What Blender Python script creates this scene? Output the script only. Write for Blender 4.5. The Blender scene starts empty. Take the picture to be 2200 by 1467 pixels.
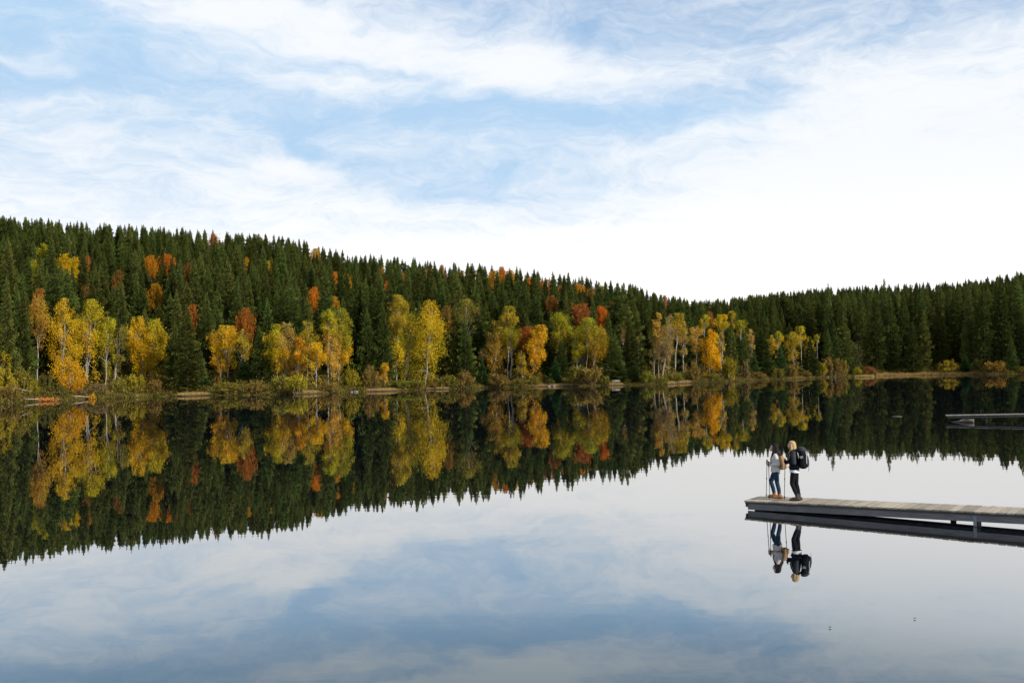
import bpy, bmesh, math, random
import numpy as np
from mathutils import Vector, Matrix, Quaternion

rng = np.random.default_rng(7)
random.seed(7)
scene = bpy.context.scene
COL = scene.collection

# ------------------------------------------------------------------ camera
F = 2200 * 35 / 36.0            # focal length in photograph pixels
CAM_H = 4.25
HORIZON = 794.0                 # horizon row at the picture's centre column
PITCH = math.atan((HORIZON - 733.5) / F)
ROLL = math.radians(1.0)
cf = Vector((0, math.cos(PITCH), math.sin(PITCH)))
r0 = Vector((1, 0, 0)); u0 = Vector((0, -math.sin(PITCH), math.cos(PITCH)))
cr = r0 * math.cos(ROLL) - u0 * math.sin(ROLL)
cu = u0 * math.cos(ROLL) + r0 * math.sin(ROLL)
CAM = Vector((0, 0, CAM_H))
cam_data = bpy.data.cameras.new('camera')
cam_data.lens = 35; cam_data.sensor_width = 36; cam_data.sensor_fit = 'HORIZONTAL'
cam_data.clip_start = 0.1; cam_data.clip_end = 6000
cam = bpy.data.objects.new('camera', cam_data); COL.objects.link(cam)
m = Matrix((cr, cu, -cf)).transposed().to_4x4(); m.translation = CAM
cam.matrix_world = m
scene.camera = cam

def ray(x, y): return cf + cr * ((x - 1100) / F) - cu * ((y - 733.5) / F)
def at_depth(x, y, Y):
    d = ray(x, y); return CAM + d * (Y / d.y)
def on_plane(x, y, z):
    d = ray(x, y); return CAM + d * ((z - CAM_H) / d.z)
def proj(P):
    v = Vector(P) - CAM; w = v.dot(cf)
    return 1100 + F * v.dot(cr) / w, 733.5 - F * v.dot(cu) / w
def azel(x, y):
    d = ray(x, y).normalized(); return math.atan2(d.x, d.y), math.asin(d.z)

# ------------------------------------------------------------------ world, sun, exposure
SUN_DIR = Vector((0.82, -0.57, 0)).normalized() * math.cos(math.radians(30)) + Vector((0, 0, math.sin(math.radians(30))))
world = bpy.data.worlds.new('World'); scene.world = world; world.use_nodes = True
wn = world.node_tree.nodes; wl = world.node_tree.links; wn.clear()
def wnode(t, **k):
    n = wn.new(t)
    for a, b in k.items(): setattr(n, a, b)
    return n
def wm(op, a, b=None, c=None, clamp=False):
    n = wnode('ShaderNodeMath', operation=op, use_clamp=clamp)
    for i, v in enumerate((a, b, c)):
        if v is None: continue
        if isinstance(v, (int, float)): n.inputs[i].default_value = v
        else: wl.new(v, n.inputs[i])
    return n.outputs[0]
def wsmooth(v, a, b, c=0.0, d=1.0):
    n = wnode('ShaderNodeMapRange', interpolation_type='SMOOTHSTEP')
    wl.new(v, n.inputs[0])
    for i, q in enumerate((a, b, c, d)): n.inputs[i + 1].default_value = q
    return n.outputs[0]
tc = wnode('ShaderNodeTexCoord')
sep = wnode('ShaderNodeSeparateXYZ'); wl.new(tc.outputs['Generated'], sep.inputs[0])
sx, sy, sz = sep.outputs
az = wm('ARCTAN2', sx, sy); el = wm('ARCSINE', sz)
comb = wnode('ShaderNodeCombineXYZ'); wl.new(az, comb.inputs[0]); wl.new(el, comb.inputs[1])
# coordinates on a high cloud layer, softened towards the horizon
zz = wm('ADD', wm('MAXIMUM', sz, 0.0), 0.10)
plane = wnode('ShaderNodeCombineXYZ'); wl.new(wm('DIVIDE', sx, zz), plane.inputs[0]); wl.new(wm('DIVIDE', sy, zz), plane.inputs[1])
def wnoise(vec, scale, detail, rough, dist=0.0, loc=(0, 0, 0), sc=(1, 1, 1), rot=0.0):
    mp = wnode('ShaderNodeMapping'); wl.new(vec, mp.inputs[0])
    mp.inputs['Location'].default_value = loc; mp.inputs['Scale'].default_value = sc; mp.inputs['Rotation'].default_value = (0, 0, rot)
    n = wnode('ShaderNodeTexNoise'); wl.new(mp.outputs[0], n.inputs['Vector'])
    n.inputs['Scale'].default_value = scale; n.inputs['Detail'].default_value = detail
    n.inputs['Roughness'].default_value = rough; n.inputs['Distortion'].default_value = dist
    return n
wrp = wnoise(plane.outputs[0], 1.3, 3, 0.55)
wrp2 = wnoise(comb.outputs[0], 9.0, 3, 0.6, sc=(1, 1.8, 1))
def vmath(op, a, b):
    n = wnode('ShaderNodeVectorMath', operation=op)
    for i, v in enumerate((a, b)):
        if isinstance(v, tuple): n.inputs[i].default_value = v
        else: wl.new(v, n.inputs[i])
    return n.outputs[0]
warp = vmath('MULTIPLY', vmath('SUBTRACT', wrp.outputs['Color'], (0.5, 0.5, 0.5)), (0.13, 0.05, 0))
warp2 = vmath('MULTIPLY', vmath('SUBTRACT', wrp2.outputs['Color'], (0.5, 0.5, 0.5)), (0.13, 0.05, 0))
wc = vmath('ADD', vmath('ADD', comb.outputs[0], warp), warp2)
# clouds (+) and clear gaps (-): centre and half size given as the photograph's rows and columns, tilt in degrees
BLOBS = [(780, 80, 480, 62, -9, 0.55), (1150, 135, 120, 55, 0, 0.55), (690, 172, 150, 32, -7, 0.45), (1350, 165, 260, 34, 6, 0.20),
         (330, 165, 190, 34, 4, -0.22), (760, 128, 150, 16, -10, -0.36), (880, 236, 330, 38, -3, -0.38), (700, 312, 130, 36, -22, -0.42),
         (1020, 405, 200, 40, -6, -0.50), (1300, 75, 80, 60, 0, -0.26), (1480, 80, 240, 50, 4, -0.16), (1480, 232, 260, 42, 10, -0.36),
         (60, 60, 200, 60, 0, -0.30), (60, 150, 160, 28, 0, -0.25), (2050, 10, 300, 50, 0, -0.22), (1900, 340, 520, 200, 8, 0.55), (420, 320, 380, 80, -4, 0.22), (300, 262, 120, 12, -4, -0.2), (1230, 265, 160, 30, 0, -0.2), (2060, 170, 320, 110, 6, 0.30), (660, 345, 110, 22, -8, 0.30), (40, 118, 170, 14, -8, 0.35), (500, 20, 200, 40, 0, 0.2)]
total = None
for (bx, by, bw, bh, tilt, wt) in BLOBS:
    a0, e0 = azel(bx, by)
    mp = wnode('ShaderNodeMapping', vector_type='TEXTURE'); wl.new(wc, mp.inputs[0])
    mp.inputs['Location'].default_value = (a0, e0, 0); mp.inputs['Rotation'].default_value = (0, 0, math.radians(tilt))
    mp.inputs['Scale'].default_value = (bw / F, bh / F, 1)
    ln = wnode('ShaderNodeVectorMath', operation='LENGTH'); wl.new(mp.outputs[0], ln.inputs[0])
    l2 = wm('MULTIPLY', ln.outputs['Value'], ln.outputs['Value'])
    g = wm('MULTIPLY', wm('POWER', 2.71828, wm('MULTIPLY', l2, -1.0)), wt)
    total = g if total is None else wm('ADD', total, g)
n1 = wnoise(vmath('ADD', plane.outputs[0], vmath('MULTIPLY', warp2, (5.0, 9.0, 0))), 1.1, 6, 0.62, 0.0, loc=(3.1, 1.7, 0), sc=(0.8, 1.15, 1), rot=0.5)
n2 = wnoise(wc, 16.0, 6, 0.62, 0.0, loc=(1.2, 4.4, 0), sc=(1.0, 3.2, 1), rot=0.12)
n3 = wnoise(wc, 90.0, 3, 0.62, 0.0, loc=(5.2, 2.4, 0), sc=(1.0, 2.4, 1), rot=-0.15)
nz = wm('ADD', wm('MULTIPLY', wm('SUBTRACT', n1.outputs['Fac'], 0.5), 0.75), wm('MULTIPLY', wm('SUBTRACT', n2.outputs['Fac'], 0.5), 1.2))
nz = wm('ADD', nz, wm('MULTIPLY', wm('SUBTRACT', n3.outputs['Fac'], 0.5), 0.32))
base = wm('SUBTRACT', wsmooth(el, math.radians(3.5), math.radians(14.0), 1.05, 0.27), wsmooth(el, math.radians(21), math.radians(50), 0.0, 0.30))
dens = wm('ADD', wm('ADD', base, nz), total)
dens = wsmooth(dens, -0.18, 1.0, 0.05, 1.0)
sky = wnode('ShaderNodeTexSky', sky_type='NISHITA', sun_disc=False)
sky.sun_elevation = math.radians(30); sky.sun_rotation = math.atan2(SUN_DIR.x, SUN_DIR.y)
sky.altitude = 800; sky.air_density = 1.0; sky.dust_density = 0.6; sky.ozone_density = 1.0
skym = wnode('ShaderNodeMix', data_type='RGBA', blend_type='MULTIPLY'); skym.inputs['Factor'].default_value = 1
SKY_STRENGTH = 0.15
CLOUD = (1.04, 1.045, 1.05)
mixn = wnode('ShaderNodeMix', data_type='RGBA'); wl.new(dens, mixn.inputs['Factor'])
skym.inputs['B'].default_value = (1.48, 1.45, 1.34, 1); wl.new(sky.outputs[0], skym.inputs['A']); cap = wnode('ShaderNodeMix', data_type='RGBA', blend_type='DARKEN'); cap.inputs['Factor'].default_value = 1; cap.inputs['B'].default_value = (2.9, 4.35, 6.0, 1)
wl.new(skym.outputs['Result'], cap.inputs['A']); wl.new(cap.outputs['Result'], mixn.inputs['A'])
hor = wsmooth(el, math.radians(2.5), math.radians(12), 1.0, 0.0)
cc = wnode('ShaderNodeMix', data_type='RGBA'); wl.new(hor, cc.inputs['Factor'])
cc.inputs['A'].default_value = (6.3, 6.5, 6.75, 1); cc.inputs['B'].default_value = (7.6, 7.52, 7.4, 1)
wl.new(cc.outputs['Result'], mixn.inputs['B'])
bg = wnode('ShaderNodeBackground'); wl.new(mixn.outputs['Result'], bg.inputs['Color']); bg.inputs['Strength'].default_value = SKY_STRENGTH
world.cycles.sampling_method = 'MANUAL'; world.cycles.sample_map_resolution = 256
wo = wnode('ShaderNodeOutputWorld'); wl.new(bg.outputs[0], wo.inputs[0])

sun_d = bpy.data.lights.new('sun', 'SUN'); sun_d.energy = 5.0; sun_d.angle = math.radians(1.5); sun_d.color = (1.0, 0.91, 0.78)
sun = bpy.data.objects.new('sun', sun_d); COL.objects.link(sun)
sun.rotation_euler = (-SUN_DIR).to_track_quat('-Z', 'Y').to_euler()
scene.view_settings.view_transform = 'Standard'; scene.view_settings.look = 'None'
scene.view_settings.exposure = 0.0; scene.view_settings.gamma = 1.0
scene.render.engine = 'CYCLES'
scene.cycles.max_bounces = 5; scene.cycles.diffuse_bounces = 2; scene.cycles.glossy_bounces = 3; scene.cycles.transmission_bounces = 3; scene.cycles.transparent_max_bounces = 4

# ------------------------------------------------------------------ helpers
def tag(o, label=None, category=None, group=None, kind=None):
    if label: o['label'] = label
    if category: o['category'] = category
    if group: o['group'] = group
    if kind: o['kind'] = kind
    return o
def link(o, parent=None):
    COL.objects.link(o)
    if parent is not None: o.parent = parent
    return o
def empty(name, loc, rz=0.0, scale=1.0):
    o = bpy.data.objects.new(name, None); o.empty_display_size = 0.2
    o.location = loc; o.rotation_euler = (0, 0, rz)
    o.scale = (scale, scale, scale) if isinstance(scale, (int, float)) else scale
    return link(o)
def obj(name, mesh, mat=None, parent=None):
    if mat is not None and len(mesh.materials) == 0: mesh.materials.append(mat)
    return link(bpy.data.objects.new(name, mesh), parent)
def np_mesh(name, verts, faces, colors=None, smooth=False):
    """verts (N,3), faces (M,k) of one size, colors (N,3) per vertex"""
    me = bpy.data.meshes.new(name)
    v = np.asarray(verts, np.float32); f = np.asarray(faces, np.int32); k = f.shape[1]
    me.vertices.add(len(v)); me.vertices.foreach_set('co', v.ravel())
    me.loops.add(f.size); me.loops.foreach_set('vertex_index', f.ravel())
    me.polygons.add(len(f)); me.polygons.foreach_set('loop_start', np.arange(0, f.size, k, dtype=np.int32))
    me.polygons.foreach_set('loop_total', np.full(len(f), k, np.int32))
    if smooth: me.polygons.foreach_set('use_smooth', np.ones(len(f), bool))
    me.update(calc_edges=True)
    if colors is not None:
        at = me.color_attributes.new('Col', 'FLOAT_COLOR', 'POINT')
        c = np.ones((len(v), 4), np.float32); c[:, :3] = colors
        at.data.foreach_set('color', c.ravel())
    return me
def tube(path, radii, sides=6, cap=True):
    """arrays for a tube along path (n,3)"""
    p = np.asarray(path, float); n = len(p); r = np.asarray(radii, float)
    t = np.gradient(p, axis=0); t /= np.linalg.norm(t, axis=1)[:, None] + 1e-9
    ref = np.where(np.abs(t[:, 2:3]) > 0.9, np.array([[1.0, 0, 0]]), np.array([[0, 0, 1.0]]))
    a = np.cross(t, ref); a /= np.linalg.norm(a, axis=1)[:, None] + 1e-9
    b = np.cross(t, a)
    th = np.linspace(0, 2 * np.pi, sides, endpoint=False)
    ring = a[:, None, :] * np.cos(th)[None, :, None] + b[:, None, :] * np.sin(th)[None, :, None]
    v = (p[:, None, :] + ring * r[:, None, None]).reshape(-1, 3)
    fs = []
    for i in range(n - 1):
        for j in range(sides):
            k = (j + 1) % sides
            fs.append((i * sides + j, i * sides + k, (i + 1) * sides + k, (i + 1) * sides + j))
    return v, np.array(fs, int)
class Soup:
    """collects quads into one mesh"""
    def __init__(s): s.v = []; s.f = []; s.c = []; s.n = 0
    def add(s, v, f, c=None):
        v = np.asarray(v, float); s.v.append(v); s.f.append(np.asarray(f, int) + s.n); s.n += len(v)
        s.c.append(np.tile(np.array(c if c is not None else (1, 1, 1), float), (len(v), 1)) if c is None or np.ndim(c) == 1 else np.asarray(c))
    def mesh(s, name, smooth=False): return np_mesh(name, np.concatenate(s.v), np.concatenate(s.f), np.concatenate(s.c), smooth)
def box_bm(bm, c, size, rot=None):
    mt = Matrix.Translation(c) @ (rot.to_4x4() if rot else Matrix()) @ Matrix.Diagonal((*size, 1))
    return bmesh.ops.create_cube(bm, size=1, matrix=mt)['verts']
def box_mesh(name, size, bevel=0.0, c=(0, 0, 0)):
    bm = bmesh.new(); box_bm(bm, c, size)
    if bevel: bmesh.ops.bevel(bm, geom=bm.edges[:], offset=bevel, segments=1, affect='EDGES')
    me = bpy.data.meshes.new(name); bm.to_mesh(me); bm.free(); return me

# ------------------------------------------------------------------ materials
class NT:
    def __init__(s, name):
        s.m = bpy.data.materials.new(name); s.m.use_nodes = True; s.t = s.m.node_tree; s.t.nodes.clear()
        s.out = s.n('ShaderNodeOutputMaterial')
    def n(s, t, inputs=None, **k):
        q = s.t.nodes.new(t)
        for a, b in k.items(): setattr(q, a, b)
        for a, b in (inputs or {}).items():
            if hasattr(b, 'is_output'): s.t.links.new(b, q.inputs[a])
            else: q.inputs[a].default_value = b
        return q
    def noise(s, scale, detail=4, rough=0.55, vec=None, sc=(1, 1, 1), coord='Object', dist=0.0):
        if vec is None: vec = s.n('ShaderNodeTexCoord').outputs[coord]
        mp = s.n('ShaderNodeMapping', {'Vector': vec, 'Scale': sc})
        return s.n('ShaderNodeTexNoise', {'Vector': mp.outputs[0], 'Scale': scale, 'Detail': detail, 'Roughness': rough, 'Distortion': dist}).outputs['Fac']
    def ramp(s, fac, stops):
        q = s.n('ShaderNodeValToRGB', {'Fac': fac}); e = q.color_ramp.elements
        while len(e) < len(stops): e.new(0.5)
        for i, (p, c) in enumerate(stops): e[i].position = p; e[i].color = (*c, 1)
        return q.outputs['Color']
    def mix(s, fac, a, b, mode='MIX'):
        q = s.n('ShaderNodeMix', data_type='RGBA', blend_type=mode)
        for k, v in (('Factor', fac), ('A', a), ('B', b)):
            i = q.inputs[k] if k == 'Factor' else [x for x in q.inputs if x.name == k and x.type == 'RGBA'][0]
            if hasattr(v, 'is_output'): s.t.links.new(v, i)
            else: i.default_value = v if k == 'Factor' else (*v[:3], 1)
        return [x for x in q.outputs if x.type == 'RGBA'][0]
    def math(s, op, a, b=0.0):
        return s.n('ShaderNodeMath', {0: a, 1: b}, operation=op).outputs[0]
    def done(s, sh): s.t.links.new(sh, s.out.inputs['Surface']); return s.m
def principled(name, color, rough=0.6, var=0.25, scale=8.0, bump=0.0, metallic=0.0, sc=(1, 1, 1), rand=0.0, sheen=0.0):
    t = NT(name)
    nz = t.noise(scale, 5, 0.6, sc=sc)
    c = t.ramp(nz, [(0.25, tuple(x * (1 - var) for x in color)), (0.75, tuple(min(1, x * (1 + var)) for x in color))])
    if rand:
        oi = t.n('ShaderNodeObjectInfo')
        v = t.n('ShaderNodeMapRange', {'Value': oi.outputs['Random'], 'To Min': 1 - rand, 'To Max': 1 + rand}).outputs[0]
        c = t.n('ShaderNodeHueSaturation', {'Color': c, 'Value': v}).outputs[0]
    b = t.n('ShaderNodeBsdfPrincipled', {'Base Color': c, 'Roughness': rough, 'Metallic': metallic})
    if rough >= .7: b.inputs['Specular IOR Level'].default_value = .15
    if sheen: b.inputs['Sheen Weight'].default_value = sheen
    if bump:
        bp = t.n('ShaderNodeBump', {'Height': nz, 'Strength': bump, 'Distance': 0.01}); t.t.links.new(bp.outputs[0], b.inputs['Normal'])
    return t.done(b.outputs[0])
def leaf_material(name, rand_v=0.0, rand_h=0.0, transl=0.35, tint=False, rough_gloss=0.0):
    t = NT(name)
    c = t.n('ShaderNodeVertexColor', layer_name='Col').outputs['Color']
    oi = t.n('ShaderNodeObjectInfo')
    if tint: c = t.mix(1.0, c, oi.outputs['Color'], 'MULTIPLY')
    if rand_v:
        v = t.n('ShaderNodeMapRange', {'Value': oi.outputs['Random'], 'To Min': 1 - rand_v, 'To Max': 1 + rand_v}).outputs[0]
        fr = t.math('FRACT', t.math('MULTIPLY', oi.outputs['Random'], 7.31))
        h = t.n('ShaderNodeMapRange', {'Value': fr, 'To Min': 0.5 - rand_h, 'To Max': 0.5 + rand_h * 0.45}).outputs[0]
        c = t.n('ShaderNodeHueSaturation', {'Color': c, 'Value': v, 'Hue': h}).outputs[0]
    d = t.n('ShaderNodeBsdfDiffuse', {'Color': c}); tr = t.n('ShaderNodeBsdfTranslucent', {'Color': c})
    s = t.n('ShaderNodeMixShader', {0: transl, 1: d.outputs[0], 2: tr.outputs[0]}).outputs[0]
    return t.done(s)
M = {}
M['needles'] = leaf_material('spruce_needles', 0.42, 0.035, 0.18)
M['leaves'] = leaf_material('autumn_leaves', 0, 0, 0.38)
M['beech'] = leaf_material('beech_leaves', 0.12, 0.012, 0.35, tint=True)
M['shrub'] = leaf_material('shrub_leaves', 0.12, 0.01, 0.30, tint=True)
M['grass'] = leaf_material('dry_grass', 0, 0, 0.25)
def birch_bark():
    t = NT('birch_bark')
    a = t.noise(1.2, 6, 0.65, sc=(3, 3, 9))
    c = t.ramp(a, [(0.34, (0.07, 0.055, 0.045)), (0.50, (0.36, 0.32, 0.27)), (0.75, (0.60, 0.56, 0.50))])
    return t.done(t.n('ShaderNodeBsdfPrincipled', {'Base Color': c, 'Roughness': 0.75}).outputs[0])
M['birch_bark'] = birch_bark()
M['bark'] = principled('spruce_bark', (0.085, 0.066, 0.052), 0.9, 0.4, 3.0, 0.4, sc=(4, 4, 1))
M['twig'] = principled('shrub_twigs', (0.16, 0.11, 0.075), 0.9, 0.3, 4.0)
def ground_mat():
    t = NT('forest_floor')
    a = t.noise(0.35, 8, 0.6); b = t.noise(3.0, 6, 0.65)
    c = t.ramp(a, [(0.35, (0.022, 0.022, 0.010)), (0.5, (0.045, 0.034, 0.016)), (0.68, (0.032, 0.034, 0.012))])
    c = t.mix(b, c, (0.075, 0.052, 0.024))
    p = t.n('ShaderNodeBsdfPrincipled', {'Base Color': c, 'Roughness': 0.95})
    bp = t.n('ShaderNodeBump', {'Height': b, 'Strength': 0.6, 'Distance': 0.15}); t.t.links.new(bp.outputs[0], p.inputs['Normal'])
    return t.done(p.outputs[0])
M['ground'] = ground_mat()
def water_mat():
    t = NT('lake_water')
    tcn = t.n('ShaderNodeTexCoord').outputs['Object']
    n1 = t.noise(0.9, 3, 0.5, vec=tcn, sc=(0.35, 1, 1)); n2 = t.noise(0.05, 3, 0.5, vec=tcn)
    hgt = t.math('ADD', n1, t.math('MULTIPLY', n2, 1.5))
    bp = t.n('ShaderNodeBump', {'Height': hgt, 'Strength': 1.0, 'Distance': 0.0011})
    fr = t.n('ShaderNodeFresnel', {'IOR': 1.333, 'Normal': bp.outputs[0]}).outputs[0]
    cv_ = t.n('ShaderNodeFloatCurve', {'Value': fr}); c_ = cv_.mapping.curves[0]
    c_.points[0].location = (0, 0); c_.points[1].location = (1, 1)
    for q in ((.10, .20), (.19, .34), (.29, .58), (.42, .66), (.60, .67), (.80, .72)): c_.points.new(*q)
    cv_.mapping.update(); fac = cv_.outputs[0]
    wc_ = t.ramp(fr, [(0.13, (.78, .92, 1.0)), (0.34, (1, .995, .98))])
    gl = t.n('ShaderNodeBsdfGlossy', {'Color': wc_, 'Roughness': 0.003, 'Normal': bp.outputs[0]})
    df = t.n('ShaderNodeBsdfDiffuse', {'Color': (0.002, 0.004, 0.008, 1)})
    return t.done(t.n('ShaderNodeMixShader', {0: fac, 1: df.outputs[0], 2: gl.outputs[0]}).outputs[0])
M['water'] = water_mat()
def wood_mat(name, dark, light, axis_scale, rand=0.18):
    t = NT(name)
    oi = t.n('ShaderNodeObjectInfo')
    tcn = t.n('ShaderNodeTexCoord').outputs['Object']
    off = t.n('ShaderNodeVectorMath', {0: tcn}, operation='ADD')
    sc = t.n('ShaderNodeVectorMath', {0: (13.0, 7.0, 5.0)}, operation='SCALE'); t.t.links.new(oi.outputs['Random'], sc.inputs['Scale'])
    t.t.links.new(sc.outputs[0], off.inputs[1])
    g = t.noise(6.0, 7, 0.65, vec=off.outputs[0], sc=axis_scale, dist=0.4)
    w = t.noise(1.3, 4, 0.6, vec=off.outputs[0])
    c = t.ramp(g, [(0.30, dark), (0.70, light)])
    c = t.mix(t.n('ShaderNodeMapRange', {'Value': w, 'From Min': 0.35, 'From Max': 0.75, 'To Max': 0.45}).outputs[0], c, tuple(x * 0.55 for x in dark))
    v = t.n('ShaderNodeMapRange', {'Value': oi.outputs['Random'], 'To Min': 1 - rand, 'To Max': 1 + rand}).outputs[0]
    c = t.n('ShaderNodeHueSaturation', {'Color': c, 'Value': v}).outputs[0]
    p = t.n('ShaderNodeBsdfPrincipled', {'Base Color': c, 'Roughness': 0.8})
    bp = t.n('ShaderNodeBump', {'Height': g, 'Strength': 0.5, 'Distance': 0.006}); t.t.links.new(bp.outputs[0], p.inputs['Normal'])
    return t.done(p.outputs[0])
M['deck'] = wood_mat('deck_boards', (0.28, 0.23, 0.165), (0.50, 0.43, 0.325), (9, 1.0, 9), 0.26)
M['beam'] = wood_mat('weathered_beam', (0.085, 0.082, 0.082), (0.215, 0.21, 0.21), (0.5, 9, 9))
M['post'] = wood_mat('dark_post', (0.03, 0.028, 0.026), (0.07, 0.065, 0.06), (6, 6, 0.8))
M['pale_wood'] = wood_mat('pale_wood', (0.24, 0.21, 0.17), (0.40, 0.36, 0.30), (0.8, 8, 8))
M['jetty_beam'] = wood_mat('jetty_beam', (0.020, 0.018, 0.019), (0.055, 0.05, 0.05), (0.5, 9, 9))
M['jetty_deck'] = wood_mat('jetty_deck', (0.16, 0.14, 0.12), (0.26, 0.235, 0.20), (9, 1, 9))
M['bench_wood'] = wood_mat('bench_wood', (0.46, 0.42, 0.36), (0.62, 0.58, 0.50), (0.8, 8, 8))
M['driftwood'] = wood_mat('driftwood', (0.06, 0.05, 0.038), (0.17, 0.14, 0.105), (0.8, 8, 8))
M['steel'] = principled('galvanised_steel', (0.20, 0.21, 0.22), 0.6, 0.25, 20, metallic=0.3)
M['rock'] = principled('pale_rock', (0.19, 0.165, 0.14), 0.85, 0.4, 3, 0.5)
# ------------------------------------------------------------------ terrain
SHORE = [(-900, 900), (-300, 885), (0, 868), (100, 861), (200, 857), (330, 852), (430, 850), (560, 848), (640, 847), (740, 843), (860, 839), (960, 836), (1050, 833),
         (1200, 830), (1320, 828), (1420, 826), (1480, 823), (1560, 820), (1640, 816), (1750, 812), (1850, 808.5), (1900, 807), (2060, 804.5), (2130, 804), (2200, 803), (2500, 801), (3100, 800)]
SKYL = [(-900, 430), (-300, 455), (0, 474), (100, 479), (200, 488), (300, 493), (400, 500), (500, 506), (600, 516), (650, 524), (700, 538), (760, 554), (850, 561), (950, 568), (1050, 578),
        (1150, 587), (1250, 601), (1350, 618), (1400, 634), (1450, 647), (1500, 655), (1550, 651), (1600, 645), (1700, 634), (1750, 628), (1850, 623), (1950, 618), (2050, 614), (2100, 608), (2150, 600), (2200, 592), (2500, 570), (3100, 550)]
RIDGE = [(-900, 520), (0, 490), (600, 455), (1000, 430), (1350, 425), (1430, 440), (1560, 640), (1700, 700), (2100, 690), (2200, 640), (3100, 640)]
US = np.arange(-900, 3101, 10.0)
def shore_depth_raw(u):
    y = np.interp(u, *zip(*SHORE)); P = on_plane(u, float(y), 0.0); return P.y
S_TAB = np.array([shore_depth_raw(u) for u in US])
S_TAB += 1.2 * np.sin(US / 23.0) + 0.8 * np.sin(US / 9.7 + 1)
R_TAB = np.interp(US, *zip(*RIDGE))
R_TAB = np.convolve(np.pad(R_TAB, 4, 'edge'), np.ones(9) / 9, 'valid')
SKY_TREE = 19.0
ZR_TAB = np.array([at_depth(u, float(np.interp(u, *zip(*SKYL))), R).z - SKY_TREE for u, R in zip(US, R_TAB)])
def u_of(X, Y): return 1100 + F * np.asarray(X) / np.asarray(Y)
def shore(u): return np.interp(u, US, S_TAB)
def ridge(u): return np.interp(u, US, R_TAB)
def ground(X, Y):
    u = u_of(X, Y); S = shore(u); R = ridge(u); zr = np.interp(u, US, ZR_TAB)
    d = np.asarray(Y) - S
    t = np.clip((d - 10) / (R - S - 10), 0, 1.6)
    t = np.where(t > 1, 1 - (t - 1) * 0.3, t)
    bank = np.where(d < 0, np.maximum(d * 0.35, -3) + 0.22, 0.22 + 1.0 * (1 - np.exp(-np.maximum(d, 0) / 9)))
    und = 0.6 * np.sin(np.asarray(X) * 0.11 + 1) * np.sin(np.asarray(Y) * 0.09) * np.clip(d / 30, 0, 1)
    return bank + zr * np.sign(t) * np.abs(t) ** 0.92 + und
def gz(X, Y): return float(ground(X, Y))
us = np.concatenate([np.arange(-880, 3081, 8.0)])
ts = np.concatenate([[-6, -2.5, -1, -0.35, 0, 0.4, 1, 2, 3.5, 5, 7.5, 10, 14], np.linspace(20, 600, 50)])
GX, GY = [], []
for tt in ts:
    Yv = shore(us) + tt; GX.append((us - 1100) / F * Yv); GY.append(Yv)
GX = np.array(GX); GY = np.array(GY); GZ = ground(GX, GY)
GZ[-8:] -= np.linspace(0, 60, 8)[:, None]
nr, nc = GX.shape
idx = np.arange(nr * nc).reshape(nr, nc)
fq = np.stack([idx[:-1, :-1], idx[:-1, 1:], idx[1:, 1:], idx[1:, :-1]], -1).reshape(-1, 4)
land = obj('hillside_ground', np_mesh('hillside_ground', np.stack([GX, GY, GZ], -1).reshape(-1, 3), fq, smooth=True), M['ground'])
tag(land, 'brown forest floor rising from the lake shore', kind='structure')
wv = np.array([(-2500, -600, 0), (2500, -600, 0), (2500, 1600, 0), (-2500, 1600, 0)], float)
water = obj('lake_water', np_mesh('lake_water', wv, [(0, 1, 2, 3)]), M['water'])
tag(water, 'still dark lake mirroring the sky and the forest', kind='structure')

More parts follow.
